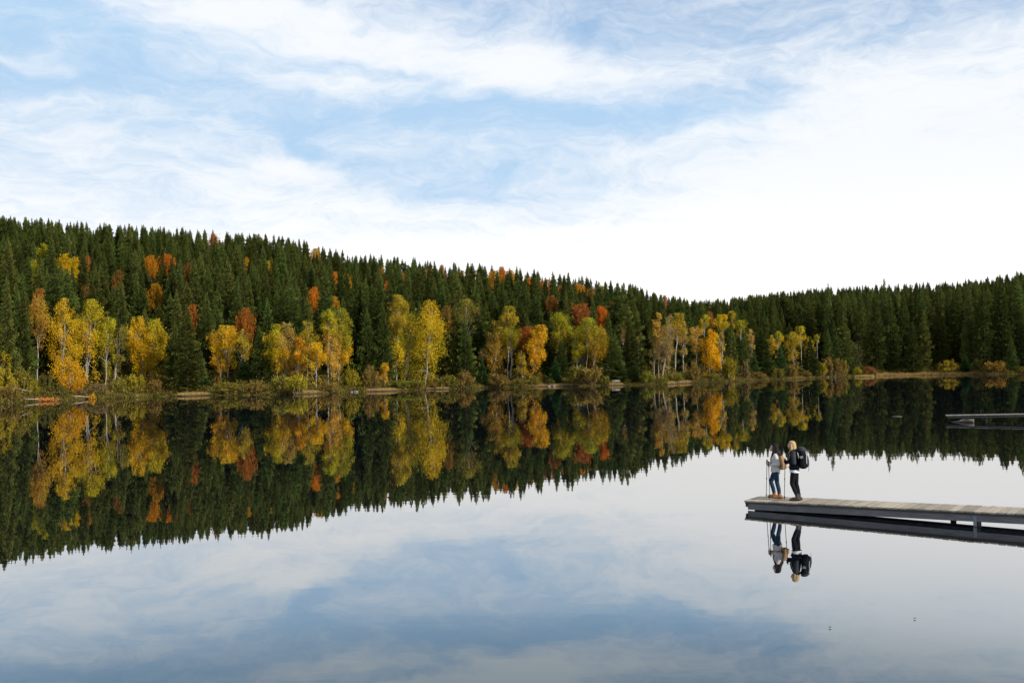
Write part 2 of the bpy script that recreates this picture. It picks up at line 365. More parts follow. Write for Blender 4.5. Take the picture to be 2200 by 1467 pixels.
# ------------------------------------------------------------------ spruce meshes
def spruce_mesh(seed, H=20.0, R=2.6, base=0.06, mature=False, color=(0.073, 0.096, 0.022)):
    g = np.random.default_rng(seed)
    zs = []; z = base * H
    while z < H - 0.25:
        zs.append(z); z += (0.60 if not mature else 0.62) * (1 - 0.45 * z / H) * g.uniform(0.8, 1.2) * H / 20
    B = []
    for z in zs:
        t = (z - base * H) / (H * (1 - base))
        prof = (1 - t) ** 0.92 * min(1, 0.7 + t * 3.0) if not mature else (1 - t) ** 0.75 * min(1, 0.45 + t * 1.8)
        n = int(g.integers(7, 11)) if t < 0.9 else 5
        a0 = g.uniform(0, 6.28)
        wr = g.uniform(0.72, 1.22)
        for k in range(n):
            B.append((z + g.uniform(-.12, .12), a0 + k * 6.283 / n + g.uniform(-.3, .3), max(0.13, R * prof * wr * g.uniform(0.62, 1.18)), t))
    B = np.array(B); nb = len(B)
    dirv = np.stack([np.cos(B[:, 1]), np.sin(B[:, 1]), np.zeros(nb)], 1); side = np.stack([-dirv[:, 1], dirv[:, 0], dirv[:, 2]], 1)
    t = B[:, 3]; L = B[:, 2]
    el0 = np.where(t > 0.75, 0.35 + (t - 0.75) * 2.0, -0.22 + 0.6 * t) + g.normal(0, .1, nb) - (0.18 if mature else 0)
    cur = 0.30 * (1 - t)
    br_col = (np.array(color)[None] * g.uniform(0.7, 1.3, (nb, 1))) * g.uniform(0.92, 1.08, (nb, 3))
    V = []; C = []
    def P(s):
        zoff = L * (np.tan(np.clip(el0, -.9, 1.2)) * s + cur * s * s)
        return dirv * (L * s)[:, None] + np.stack([0 * L, 0 * L, B[:, 0] + zoff], 1)
    ss = [0.28, 0.46, 0.62, 0.78, 0.92]
    w0 = 0.34 * H / 20 if not mature else 0.48
    for s in ss:
        p = P(np.full(nb, s)); p2 = P(np.full(nb, s) + 0.14)
        for sg in (-1, 1):
            ln = (0.42 * L * (1.15 - 0.75 * s) + np.minimum(0.16, 0.35 * L)) * g.uniform(0.7, 1.3, nb)
            tip = p + side * (sg * ln)[:, None] + dirv * (ln * 0.75)[:, None]
            tip[:, 2] -= ln * g.uniform(0.05, 0.45, nb) * (1.5 if mature else 1.0)
            up = np.zeros((nb, 3)); up[:, 2] = w0 * g.uniform(-0.6, 0.9, nb)
            V.append(np.stack([p, p2 + up, tip], 1)); C.append(br_col * g.uniform(0.85, 1.15, (nb, 1)))
        if s > 0.4:
            hl = (0.20 * L + 0.12) * g.uniform(0.6, 1.5, nb) * (1.35 if mature else 1.0)
            tip = p + dirv * (0.15 * L)[:, None]; tip[:, 2] -= hl
            V.append(np.stack([p, p2, tip], 1)); C.append(br_col * g.uniform(0.8, 1.05, (nb, 1)))
    pe = P(np.ones(nb) * 0.85); tip = P(np.ones(nb) * 1.12)
    o = side * (0.10 * L + 0.04)[:, None]
    V.append(np.stack([pe - o, pe + o, tip], 1)); C.append(br_col * 1.15)
    p0 = P(np.ones(nb) * 0.05); pm = P(np.ones(nb) * 0.9); o = side * (0.09 * L + 0.03)[:, None]
    V.append(np.stack([p0 - o * .4, p0 + o * .4, pm + o], 1)); C.append(br_col * 0.95)
    # leader
    for k in range(3):
        a = k * 2.1; q = np.array([[[math.cos(a) * .07, math.sin(a) * .07, H - 1.2], [math.cos(a + 2.1) * .07, math.sin(a + 2.1) * .07, H - 1.2], [0, 0, H + .5]]])
        V.append(q); C.append(np.array([color]))
    V = np.concatenate(V); C = np.concatenate(C)
    crown = np_mesh('spruce_crown', V.reshape(-1, 3), np.arange(len(V) * 3).reshape(-1, 3), np.repeat(C, 3, 0))
    crown.materials.append(M['needles'])
    zt = np.linspace(-0.4, H * 0.97, 7)
    tv, tf = tube(np.stack([0 * zt, 0 * zt, zt], 1), np.interp(zt, [0, H], [0.016 * H * (0.55 if mature else 0.7), 0.02]), 7)
    trunk = np_mesh('spruce_trunk', tv, tf, smooth=True); trunk.materials.append(M['bark'])
    return crown, trunk
SPR = [spruce_mesh(100 + i, 20, R, b) for i, (R, b) in enumerate([(3.5, .03), (4.0, .03), (3.1, .05), (3.7, .05), (4.4, .02), (3.3, .04)])]
MAT = [spruce_mesh(200 + i, 30, R, b, True, (0.092, 0.112, 0.026)) for i, (R, b) in enumerate([(4.8, .03), (4.4, .06), (5.4, .03), (4.1, .08)])]
BUSHY = [spruce_mesh(300 + i, 10, R, .02, False, (0.044, 0.086, 0.024)) for i, R in enumerate([2.1, 2.5, 1.8])]
HOF = {'s': 20.0, 'm': 30.0, 'b': 10.0}
VAR = {'s': SPR, 'm': MAT, 'b': BUSHY}

# ------------------------------------------------------------------ colour trees: data read off the photograph
# foot column/row, top column/row, row of the crown's lower edge, crown half width, palette, leaf density, name phrase
BIRCHES = [
 (3, 822, -2, 752, 812, 20, 'yg', .8, 'low yellow-green birch at the left edge'),
 (80, 829, 82, 630, 725, 21, 'bronze', .60, 'bronze round-topped birch with one bare pale trunk'),
 (135, 812, 137, 638, 796, 28, 'gold', 1.0, 'tall golden birch with a straight white trunk'),
 (154, 848, 150, 766, 834, 25, 'amber', .7, 'low amber birch leaning over the water'),
 (184, 832, 196, 640, 760, 27, 'goldgreen', 1.0, 'tall lime-topped birch with fanned white stems'),
 (226, 823, 233, 678, 762, 17, 'yg', .9, 'narrow yellow-green birch beside the fanned stems'),
 (245, 821, 262, 694, 790, 12, 'olive', .5, 'thin olive birch with a leaning white stem'),
 (310, 812, 294, 677, 796, 25, 'gold', 1.0, 'broad gold birch, left of a touching pair'),
 (322, 829, 334, 682, 780, 25, 'goldgreen', 1.0, 'broad gold birch, right of a touching pair'),
 (362, 832, 369, 764, 824, 20, 'olivegold', .8, 'short bushy olive-gold birch beside a dark spruce'),
 (490, 818, 486, 698, 756, 24, 'gold', .75, 'golden birch with a forked trunk and thin lower crown'),
 (476, 822, 468, 752, 796, 15, 'amber', .5, 'small amber birch under the forked golden one'),
 (519, 812, 523, 706, 768, 16, 'olivegold', .5, 'thin olive-gold birch right of the forked one'),
 (551, 809, 550, 738, 786, 9, 'brown', .4, 'tiny brown birch standing alone against dark spruces'),
 (597, 809, 593, 695, 785, 21, 'goldgreen', .9, 'yellow-green birch at the left of a dense clump'),
 (612, 815, 616, 690, 796, 22, 'tan', .8, 'tan birch with a tall bare white leader'),
 (638, 806, 643, 720, 798, 15, 'amber', 1.0, 'orange-gold birch in the middle of a dense clump'),
 (659, 818, 662, 685, 766, 17, 'olivegold', .6, 'slim olive-gold birch at the right of a dense clump'),
 (679, 835, 681, 734, 792, 17, 'gold', .9, 'small golden birch with a thin trunk on the bank'),
 (705, 812, 706, 662, 722, 14, 'yg', .9, 'yellow-green birch top behind the peach-orange birch'),
 (712, 822, 709, 688, 788, 19, 'peach', .85, 'peach-orange birch with a white trunk'),
 (727, 821, 732, 658, 766, 23, 'green', .9, 'tall pale green birch beside the peach-orange one'),
 (726, 822, 740, 724, 782, 15, 'gold', .9, 'golden lower birch in front of the pale green one'),
 (789, 835, 793, 782, 822, 14, 'brown', .45, 'tiny brownish birch with a leaning stem on the bank'),
 (825, 831, 825, 778, 812, 11, 'gold', .8, 'tiny golden birch alone on the grassy bank'),
 (844, 816, 857, 726, 782, 14, 'goldgreen', .8, 'small leaning yellow-green birch under the big olive one'),
 (852, 805, 856, 631, 714, 19, 'olivegold', .85, 'tall olive-gold birch below a red-orange beech'),
 (871, 812, 882, 668, 806, 32, 'lime', 1.0, 'broad lime-yellow birch with a crown down to the shrubs'),
 (914, 828, 926, 642, 784, 30, 'yellow', 1.0, 'tall bright yellow birch with paired leaning white trunks'),
 (1002, 805, 1002, 640, 690, 21, 'olive', .55, 'sparse grey-olive birch top above dark spruces'),
 (1000, 806, 1000, 766, 794, 8, 'brown', .6, 'tiny brown birch beneath the grey-olive one'),
 (1037, 810, 1036, 748, 772, 10, 'brown', .5, 'small brown birch behind a little shore spruce'),
 (1063, 808, 1066, 686, 786, 20, 'rustolive', .6, 'thin rusty-olive birch with one straight trunk'),
 (1091, 806, 1093, 656, 700, 16, 'olivegold', .85, 'olive-gold birch top behind the forked green one'),
 (1097, 812, 1100, 687, 750, 19, 'green', .8, 'green-topped birch with a bent white trunk'),
 (1122, 818, 1121, 749, 800, 10, 'olivegold', .7, 'small slim olive-gold birch near the shore stones'),
 (1141, 817, 1162, 696, 782, 20, 'amber', .95, 'amber birch leaning right over its white trunk'),
 (1203, 806, 1203, 669, 736, 19, 'green', .9, 'yellow-green birch rising from a dark spruce'),
 (1241, 790, 1242, 697, 782, 12, 'lime', 1.0, 'narrow lime birch in front of a domed crown'),
 (1260, 795, 1264, 681, 730, 22, 'green', .95, 'domed yellow-green birch with a wide top'),
 (1270, 806, 1286, 698, 774, 23, 'rustgold', .8, 'rust-gold birch with a bent white trunk'),
 (1343, 806, 1337, 703, 734, 8, 'brown', .55, 'bare brown birch with a thin tuft, left of two'),
 (1350, 800, 1353, 711, 734, 7, 'brown', .5, 'bare brown birch with a thin tuft, right of two'),
 (1374, 800, 1372, 722, 752, 9, 'olive', .4, 'thin olive birch left of the white-trunk group'),
 (1405, 810, 1407, 697, 770, 12, 'tan', .45, 'bare tan birch with the whitest straight trunk'),
 (1415, 812, 1418, 670, 730, 13, 'peach', .6, 'peach-topped birch second in the white-trunk group'),
 (1424, 815, 1442, 672, 780, 15, 'pinkbrown', .40, 'leggy birch with a trunk swept far to the right'),
 (1436, 806, 1437, 690, 770, 10, 'tan', .35, 'thin bare birch behind the swept trunk'),
 (1449, 806, 1461, 671, 722, 14, 'olivegold', .7, 'olive-gold birch leaning right in the white-trunk group'),
 (1467, 808, 1470, 688, 762, 10, 'tan', .65, 'slim tan birch closing the white-trunk group'),
 (1498, 800, 1496, 696, 752, 13, 'peach', .7, 'peach-tan birch left of the brightest orange one'),
 (1514, 802, 1514, 674, 706, 9, 'yg', .9, 'small yellow birch top high behind the orange one'),
 (1524, 810, 1528, 705, 792, 17, 'brightorange', 1.0, 'brightest orange-gold birch of the shore'),
 (1534, 808, 1540, 758, 796, 11, 'brightorange', .8, 'low orange-gold birch at the foot of the brightest'),
 (1549, 802, 1548, 712, 760, 9, 'tan', .7, 'narrow tan birch right of the brightest orange one'),
 (1553, 800, 1553, 674, 712, 13, 'yellow', .85, 'yellow birch top left of a dark shore spruce'),
 (1572, 800, 1572, 667, 702, 9, 'olivegold', .8, 'olive-yellow birch top behind a dark shore spruce'),
 (1593, 800, 1593, 686, 716, 13, 'yg', .85, 'yellow birch top right of a dark shore spruce'),
 (1615, 800, 1615, 706, 748, 10, 'tan', .7, 'tan birch top between two dark spruces'),
 (1655, 804, 1655, 719, 760, 11, 'olivegold', .8, 'olive-gold birch flank behind a broad spruce'),
 (1672, 804, 1672, 710, 746, 9, 'goldgreen', .7, 'slim yellow birch above a young spruce'),
 (1706, 803, 1704, 712, 768, 16, 'olivegold', .65, 'branchy olive-gold birch with a white lower trunk'),
 (1723, 800, 1721, 700, 730, 11, 'goldgreen', .75, 'taller round-topped birch right of the branchy one'),
 (1738, 802, 1739, 722, 764, 10, 'rustgold', .6, 'rusty birch flank behind a pointed spruce'),
 (1756, 802, 1756, 717, 734, 5, 'yg', .7, 'tiny yellow-tufted birch, last birch towards the right'),
]
PAL = {  # lower crown colour, upper crown colour
 'gold': ((.72, .43, .020), (.68, .44, .026)), 'amber': ((.72, .38, .022), (.68, .40, .026)), 'yg': ((.46, .37, .026), (.42, .39, .028)),
 'goldgreen': ((.66, .43, .022), (.46, .41, .026)), 'lime': ((.48, .38, .026), (.42, .36, .028)), 'yellow': ((.56, .42, .024), (.74, .48, .018)),
 'olive': ((.24, .20, .035), (.28, .24, .04)), 'olivegold': ((.44, .30, .028), (.42, .33, .032)), 'green': ((.42, .32, .028), (.34, .34, .028)),
 'brown': ((.24, .16, .05), (.28, .20, .045)), 'bronze': ((.40, .23, .035), (.50, .32, .03)), 'tan': ((.50, .33, .08), (.46, .34, .07)),
 'peach': ((.64, .38, .07), (.58, .37, .05)), 'rustolive': ((.42, .25, .035), (.34, .25, .035)), 'rustgold': ((.52, .31, .03), (.42, .33, .032)),
 'pinkbrown': ((.36, .24, .09), (.36, .26, .07)), 'brightorange': ((.80, .42, .018), (.78, .43, .018)), }

def leaf_quads(g, centers, size, cols, flat=0.0):
    n = len(centers)
    a = g.normal(size=(n, 3)); a /= np.linalg.norm(a, axis=1)[:, None]
    b = g.normal(size=(n, 3)); b -= a * np.sum(a * b, 1)[:, None]; b /= np.linalg.norm(b, axis=1)[:, None]
    s = size * g.uniform(0.6, 1.35, (n, 1))
    a = a * s; b = b * s * 0.62
    v = np.stack([centers - a, centers - b * .9, centers + a, centers + b * .9], 1).reshape(-1, 3)
    return v, np.arange(n * 4).reshape(-1, 4), np.repeat(cols, 4, 0)

def deciduous(seed, H, zc, W, pal, dens, leaf, lean=(0, 0), bow=0.0, round_=False, stems=1, bark=True):
    """trunk + crown meshes; zc = height of the crown's underside, W half width"""
    g = np.random.default_rng(seed)
    lo, hi = (np.array(c) for c in pal)
    def axis(z):
        t = np.clip(np.asarray(z) / H, 0, 1)
        return np.stack([lean[0] * (t + bow * t * (1 - t)), lean[1] * t + 0 * t, np.asarray(z, float)], -1)
    Hc = H - zc
    A = 2 * W * Hc
    n = int(2.5 * dens * A / (0.5 * 1.1 * leaf * leaf * 1.2))
    n = max(250, min(n, 9000))
    nclump = max(16, int(A * 1.5))
    # clump centres spread through the crown, more towards its outside
    tcl = g.beta(1.25, 1.15, nclump)
    prof = (np.sin(np.pi * (0.14 + 0.84 * tcl)) ** 0.8) if round_ else np.where(tcl < 0.35, 0.62 + 0.38 * (tcl / .35), np.maximum(0.0, 1 - ((tcl - .35) / .67) ** 2.1) ** 0.62)
    prof = prof * (1 + 0.20 * np.sin(tcl * 17 + seed) + 0.12 * np.sin(tcl * 31 + seed * 2))
    ang = g.uniform(0, 6.283, nclump); rr = W * prof * np.sqrt(g.uniform(0.10, 1.25, nclump)) * 0.88
    if not round_:
        low = g.random(nclump) < 0.13
        tcl = np.where(low, -g.uniform(0.0, 0.55, nclump) * min(1.0, 0.75 * zc / (0.55 * Hc)), tcl); prof = np.where(low, 0.42 + 0.5 * tcl * 0, prof)
        rr = np.where(low, W * g.uniform(0.15, 0.8, nclump), rr)
    cc_ = axis(zc + Hc * tcl * 0.97); cc_[:, 0] += np.cos(ang) * rr; cc_[:, 1] += np.sin(ang) * rr
    wts = g.uniform(0.15, 1.9, nclump) * (0.35 + prof) * np.where(tcl < 0, 0.55, 1.0); wts /= wts.sum()
    k = g.choice(nclump, n, p=wts)
    sig = (0.14 * W + 0.13) * (0.55 + 0.6 * prof[k])[:, None]
    off = g.normal(size=(n, 3)) * sig * np.array([0.75, 0.75, 1.0]); off[:, 2] -= np.abs(g.normal(size=n)) * 0.25 * W * 0.5
    c = cc_[k] + off
    over = np.maximum(c[:, 2] - H * .985, 0); c[:, 2] -= over * g.uniform(.6, 2.2, n)
    tt = np.clip((c[:, 2] - zc) / Hc + g.normal(0, .12, n), 0, 1)[:, None]
    ccol = g.uniform(0.62, 1.25, (nclump, 1)); chue = g.normal(0, 0.07, nclump)
    col = (lo * (1 - tt ** 1.4) + hi * tt ** 1.4) * ccol[k] * g.uniform(0.75, 1.2, (n, 1))
    col[:, 1] *= 1 + chue[k]
    v, f, cv = leaf_quads(g, c, leaf, np.clip(col, 0.004, .85))
    crown = np_mesh('crown', v, f, cv)
    sp = Soup()
    r0_ = 0.0058 * H + 0.02
    for si in range(stems):
        sa = g.uniform(0, 6.28); so = (0.25 + 0.035 * H) if stems > 1 else 0
        zz_ = np.linspace(-0.4, H * (0.96 if si == 0 else g.uniform(.7, .9)), 11)
        p = axis(zz_); wob = 0.06 * W
        p[:, 0] += np.sin(zz_ * 0.9 + seed + si) * wob * np.clip(zz_ / 3, 0, 1) + (math.cos(sa) * so * (zz_ / H - .1) * 1.5 if si else 0)
        p[:, 1] += np.cos(zz_ * 0.7 + seed * 2) * wob * np.clip(zz_ / 3, 0, 1) + (math.sin(sa) * so * (zz_ / H - .1) if si else 0)
        sp.add(*tube(p, np.interp(zz_, [0, H], [r0_ * (1 if si == 0 else .7), 0.02]), 6))
    nl = min(nclump, 34)
    for q in g.choice(nclump, nl, replace=False):
        e = cc_[q]; zb = max(zc * 0.75, e[2] - np.hypot(*(e - axis(e[2]))[:2]) * g.uniform(1.1, 2.2) - 0.4)
        zb = min(zb, H * .93); b0 = axis(zb); mid = (b0 + e) / 2 + np.array([0, 0, 0.12 * (e[2] - zb)])
        r1 = 0.30 * r0_ * (1 - zb / H) + 0.018
        sp.add(*tube(np.array([b0, mid, e]), [r1, r1 * .7, 0.012], 3))
    trunk = sp.mesh('trunk', True)
    return crown, trunk

def place(x_foot, y_foot, extra=0.0, lo=1.5):
    """a spot on the bank for a foot seen at this column and row"""
    S = float(shore(x_foot)); ys = np.interp(x_foot, *zip(*SHORE))
    Y = S + min(13, max(lo, (ys - y_foot) * 0.6 * S / 200)) + extra
    return (x_foot - 1100) / F * Y, Y
def top_z(x, y, Y): return at_depth(x, y, Y).z

REFS = []
taken = []     # (u, Y, radius) spots already used by trees
for i, (xf, yf, xt, yt, yc, hw, pal, dens, ref) in enumerate(BIRCHES):
    X, Y = place(xf, yf, lo=3.5)
    X += (xf - proj((X, Y, 1))[0]) * Y / F
    z0 = gz(X, Y)
    H = top_z(xt, yt, Y) - z0; zc = max(0.8, top_z(xf, yc, Y) - z0); W = hw * Y / F * 1.14
    leanx = (xt - xf) * Y / F + 0.0175 * H
    pr = PAL[pal]; leaf = 0.00064 * Y
    stems = 5 if i == 4 else 3 if i in (2, 8, 10, 27, 15) else 2 if i % 2 == 0 or i in (7, 21) else 1
    crown, trunk = deciduous(1000 + i, H, min(zc, H * .85), W, pr, min(1.0, dens * 1.05 + .02), leaf, (leanx, random.uniform(-.4, .4)), 0.0 if i != 46 else -0.5, stems=stems)
    e = empty('birch_tree', (X, Y, z0))
    tag(e, ref if len(ref.split()) >= 4 else ref + ' on the shore', 'tree', 'birches along the far shore')
    obj('trunk', trunk, M['birch_bark'], e); obj('crown', crown, M['leaves'], e)
    REFS.append((xf, ref)); taken.append((xf, Y, 1.2))
REFX = np.array([r[0] for r in REFS])
def near_ref(x, k=0): return REFS[int(np.argsort(np.abs(REFX - x))[k])]

# ------------------------------------------------------------------ beeches and other colour on the slope
# column, crown top row, lowest row seen, half width, tint, kind
SLOPE = [
 (95, 522, 594, 17, 'lime', 'birch'), (72, 556, 594, 9, 'lime', 'birch'), (140, 543, 588, 17, 'yellow', 'birch'), (163, 551, 590, 11, 'yellow', 'birch'),
 (188, 549, 574, 9, 'rust', 'beech'), (325, 547, 582, 13, 'orange', 'beech'), (360, 545, 576, 16, 'vermilion', 'beech'), (334, 608, 640, 14, 'amber', 'beech'),
 (188, 608, 634, 8, 'brown', 'beech'), (255, 580, 602, 15, 'brown', 'beech'), (86, 617, 632, 8, 'rust', 'beech'), (16, 526, 540, 6, 'rust', 'beech'),
 (407, 564, 588, 13, 'brown', 'beech'), (414, 652, 676, 12, 'red', 'beech'), (459, 501, 522, 10, 'rust', 'beech'), (678, 533, 560, 11, 'amber', 'beech'),
 (743, 589, 630, 14, 'amber', 'beech'), (676, 615, 640, 10, 'orange', 'beech'), (718, 635, 656, 11, 'amber', 'beech'), (528, 660, 690, 12, 'red', 'beech'),
 (719, 583, 598, 6, 'orange', 'beech'), (530, 552, 566, 5, 'amber', 'beech'), (575, 559, 570, 5, 'amber', 'beech'), (818, 572, 590, 6, 'orange', 'beech'),
 (865, 585, 604, 6, 'red', 'beech'), (921, 576, 600, 8, 'orange', 'beech'), (949, 568, 590, 7, 'rust', 'beech'), (992, 580, 592, 5, 'rust', 'beech'),
 (1026, 578, 596, 8, 'orange', 'beech'), (1062, 581, 608, 14, 'amber', 'beech'), (1077, 572, 592, 6, 'orange', 'beech'), (1097, 580, 600, 11, 'amber', 'beech'),
 (1140, 594, 624, 13, 'orange', 'beech'), (1174, 600, 660, 14, 'rust', 'beech'), (835, 602, 640, 12, 'vermilion', 'beech'), (960, 655, 690, 10, 'brown', 'beech'),
 (1132, 700, 728, 9, 'red', 'beech'), (1186, 634, 664, 11, 'rust', 'beech'), (1210, 612, 652, 12, 'rust', 'beech'), (1238, 610, 644, 18, 'orange', 'beech'),
 (1271, 618, 634, 9, 'brown', 'beech'), (1250, 650, 686, 17, 'rust', 'beech'), (1291, 656, 704, 12, 'vermilion', 'beech'), (1335, 634, 656, 10, 'rust', 'beech'),
 (1226, 648, 668, 8, 'brown', 'beech'), (1317, 645, 666, 7, 'brown', 'beech'), (1294, 613, 626, 6, 'amber', 'beech'), (1428, 634, 652, 8, 'rust', 'beech'),
 (1417, 656, 672, 7, 'rust', 'beech'), (1523, 668, 684, 8, 'rust', 'beech'), (1611, 634, 646, 9, 'brown', 'beech'), (1602, 654, 672, 8, 'orange', 'beech'),
 (1696, 635, 650, 5, 'gold', 'larch'), (1692, 656, 670, 8, 'brown', 'beech')]
TINT = {'lime': (.42, .38, .025), 'yellow': (.68, .46, .018), 'rust': (.48, .205, .045), 'orange': (.66, .275, .024), 'vermilion': (.66, .22, .024), 'amber': (.58, .31, .024),
        'brown': (.28, .16, .035), 'red': (.46, .17, .03), 'gold': (.60, .34, .02)}
WHITE = ((0.95, 0.95, 0.95), (1, 1, 1))
BEECH = [deciduous(2000 + i, 15, 8.6, 4.2, WHITE, 1.0, 0.26, round_=True) for i in range(4)]
TALLB = [deciduous(2100 + i, 18, 7, 3.4, WHITE, 1.0, 0.26) for i in range(2)]
used_labels = set()
def uniq(cands):
    for c in cands:
        if c not in used_labels and len(c.split()) <= 16:
            used_labels.add(c); return c
    return cands[0]
SLOPE_POS = []
def solve_depth(x, y, h, off=14):
    S = float(shore(x)); R = float(ridge(x)); Y = S + off
    while Y < R - 4:
        if top_z(x, y, Y) - gz((x - 1100) / F * Y, Y) <= h: break
        Y += 2
    return Y
for i, (xc, yt, yb, hw, tint, kind) in enumerate(SLOPE):
    h0 = 17 if kind == 'birch' else 16
    Y = solve_depth(xc, yt, h0); X = (xc - 1100) / F * Y
    X += (xc - proj((X, Y, top_z(xc, yt, Y)))[0]) * Y / F
    z0 = gz(X, Y); H = top_z(xc, yt, Y) - z0; W = max(hw * Y / F * 1.5, 2.2) if 1030 < xc < 1345 else max(hw * Y / F * 1.1, 1.7)
    lib = TALLB if kind == 'birch' else BEECH
    cr_, tr_ = lib[i % len(lib)]; nomH, nomW = (18, 3.4) if lib is TALLB else (15, 4.2)
    e = empty(kind + '_tree', (X, Y, z0), random.uniform(0, 6.28), (max(W, 1.2) / nomW, max(W, 1.2) / nomW, H / nomH))
    o = obj('trunk', tr_, M['bark'], e); o = obj('crown', cr_, M['beech'], e); o.color = (*TINT[tint], 1)
    sz = 'small' if hw < 8 else 'broad' if hw > 13 else 'rounded'
    sl = (yt - np.interp(xc, *zip(*SKYL)))
    hz = 'near the skyline above' if sl < 30 else 'midway up the slope above' if yt < 630 else 'just above'
    c = []
    for k in range(6):
        rx, rf = near_ref(xc, k)
        c += [f'{sz} {tint} {kind} {hz} the {rf}', f'{sz} {tint} {kind} among spruces above the {rf}']
    tag(e, uniq(c), 'tree', 'coloured trees among the slope spruces')
    SLOPE_POS.append((xc, Y, hw, yb))

# ------------------------------------------------------------------ shrubs on the bank
SHRUBS = [(5, 856, 782, 32, 'yellow-green'), (45, 851, 790, 28, 'olive'), (20, 866, 822, 27, 'brown-olive'), (98, 848, 800, 22, 'dark olive'), (70, 852, 815, 20, 'yellow-green'), (128, 853, 825, 16, 'dark olive'),
 (212, 851, 822, 28, 'grey-brown'), (255, 849, 815, 22, 'olive'), (290, 843, 798, 25, 'yellow-green'), (335, 847, 812, 20, 'brown-olive'), (372, 846, 815, 16, 'olive'), (487, 850, 818, 33, 'olive'), (548, 849, 815, 28, 'brown-olive'),
 (600, 848, 805, 26, 'olive'), (637, 848, 800, 28, 'yellow-green'), (709, 844, 819, 26, 'brown-olive'), (755, 836, 788, 21, 'yellow-green'), (797, 838, 790, 21, 'brown-olive'), (773, 843, 830, 12, 'green'),
 (860, 839, 814, 25, 'green'), (892, 838, 812, 24, 'olive'), (965, 835, 803, 24, 'olive'), (995, 834, 797, 25, 'brown-olive'), (1071, 832, 802, 26, 'brown-olive'), (1147, 829, 808, 15, 'olive'),
 (1235, 828, 786, 26, 'olive'), (1268, 828, 783, 30, 'brown-olive'), (1299, 828, 806, 14, 'olive'), (1388, 825, 797, 20, 'green'), (1450, 823, 799, 18, 'olive'), (1492, 820, 776, 18, 'brown-olive'), (1530, 820, 800, 20, 'olive'),
 (1565, 818, 763, 22, 'yellow-green'), (1600, 815, 772, 10, 'grey-brown'), (1625, 815, 798, 24, 'brown-olive'), (1669, 814, 788, 17, 'olive'), (1697, 813, 781, 18, 'brown-olive'), (1764, 810, 778, 14, 'yellow-green'),
 (1787, 810, 763, 24, 'brown-olive'), (1812, 809, 772, 13, 'olive'), (1840, 808, 787, 11, 'yellow-green'), (1867, 806, 786, 15, 'rust-brown'), (2035, 801, 772, 26, 'yellow-olive'), (2098, 800, 770, 14, 'dark olive'),
 (2135, 803, 772, 26, 'rust-olive'), (2192, 803, 786, 13, 'olive'), (175, 853, 834, 18, 'grey-brown'), (1110, 830, 812, 16, 'olive'), (1180, 829, 812, 12, 'dark olive'), (930, 836, 822, 14, 'brown-olive'), (1345, 826, 812, 14, 'dark olive'), (1420, 824, 808, 12, 'olive'), (1730, 812, 795, 14, 'olive')]
STINT = {'yellow-green': (0.294, 0.245, 0.022), 'olive': (0.189, 0.161, 0.026), 'brown-olive': (0.217, 0.147, 0.036), 'dark olive': (0.098, 0.095, 0.022), 'grey-brown': (0.210, 0.147, 0.060), 'green': (0.161, 0.168, 0.024), 'rust-brown': (0.280, 0.140, 0.042),
         'yellow-olive': (0.280, 0.210, 0.022), 'rust-olive': (0.280, 0.175, 0.030)}
def shrub_mesh(seed):
    g = np.random.default_rng(seed); sp = Soup(); cs = []; cl = []
    for k in range(46):
        a = g.uniform(0, 6.283); e = g.uniform(0.25, 1.45); L = g.uniform(.75, 1.05)
        d = np.array([math.cos(a) * math.cos(e), math.sin(a) * math.cos(e), math.sin(e)])
        b = np.array([math.cos(a) * .25, math.sin(a) * .25, -0.05]) * g.uniform(0, 1)
        tip = b + d * L * np.array([.85, .85, .98]); mid = (b + tip) / 2 + np.array([0, 0, .09])
        sp.add(*tube(np.array([b, mid, tip]), [.018, .011, .004], 3))
        n = 46; s = g.uniform(.22, 1.06, n) ** 0.8
        cs.append(b + (tip - b) * s[:, None] + np.array([0, 0, .09]) * (4 * s * (1 - s))[:, None] + g.normal(0, .065, (n, 3)))
        cl.append(np.full((n, 3), 1.0) * g.uniform(.7, 1.3) * g.uniform(.8, 1.2, (n, 1)) * g.uniform(.94, 1.06, (n, 3)))
    c = np.concatenate(cs); c[:, 2] = np.abs(c[:, 2])
    v, f, cv = leaf_quads(g, c, 0.055, np.concatenate(cl))
    return np_mesh('shrub_leaves', v, f, cv), sp.mesh('shrub_stems')
SHB = [shrub_mesh(3000 + i) for i in range(6)]
SHB_W = 0.92
for i, (xc, yb, yt, hw, tint) in enumerate(SHRUBS):
    X, Y = place(xc, yb, lo=0.2); z0 = gz(X, Y)
    H = top_z(xc, yt, Y) - z0; W = hw * Y / F / SHB_W
    lv, st = SHB[i % 6]
    e = empty('willow_shrub', (X, Y, z0 - .05), random.uniform(0, 6.28), (W, W, H / 1.02))
    obj('stems', st, M['twig'], e); o = obj('foliage', lv, M['shrub'], e); o.color = (*STINT[tint], 1)
    if xc > 1800:
        place_words = {1812: 'left of the grey-green pine', 1840: 'right of the grey-green pine', 1867: 'behind the small grass islet', 2035: 'on the right-hand sedge bank, widest there',
                       2098: 'between two wider shrubs on the right-hand bank', 2135: 'at the end of the right-hand sedge bank', 2192: 'at the right edge of the far shore'}[xc]
        c = [f'{tint} willow shrub {place_words}']
    else:
        c = []
        for k in range(6):
            rf = near_ref(xc, k)[1]
            c += [f'{tint} willow shrub at the waterline below the {rf}', f'{tint} shrub by the {rf}']
    tag(e, uniq(c), 'shrub', 'shrubs along the far shore')

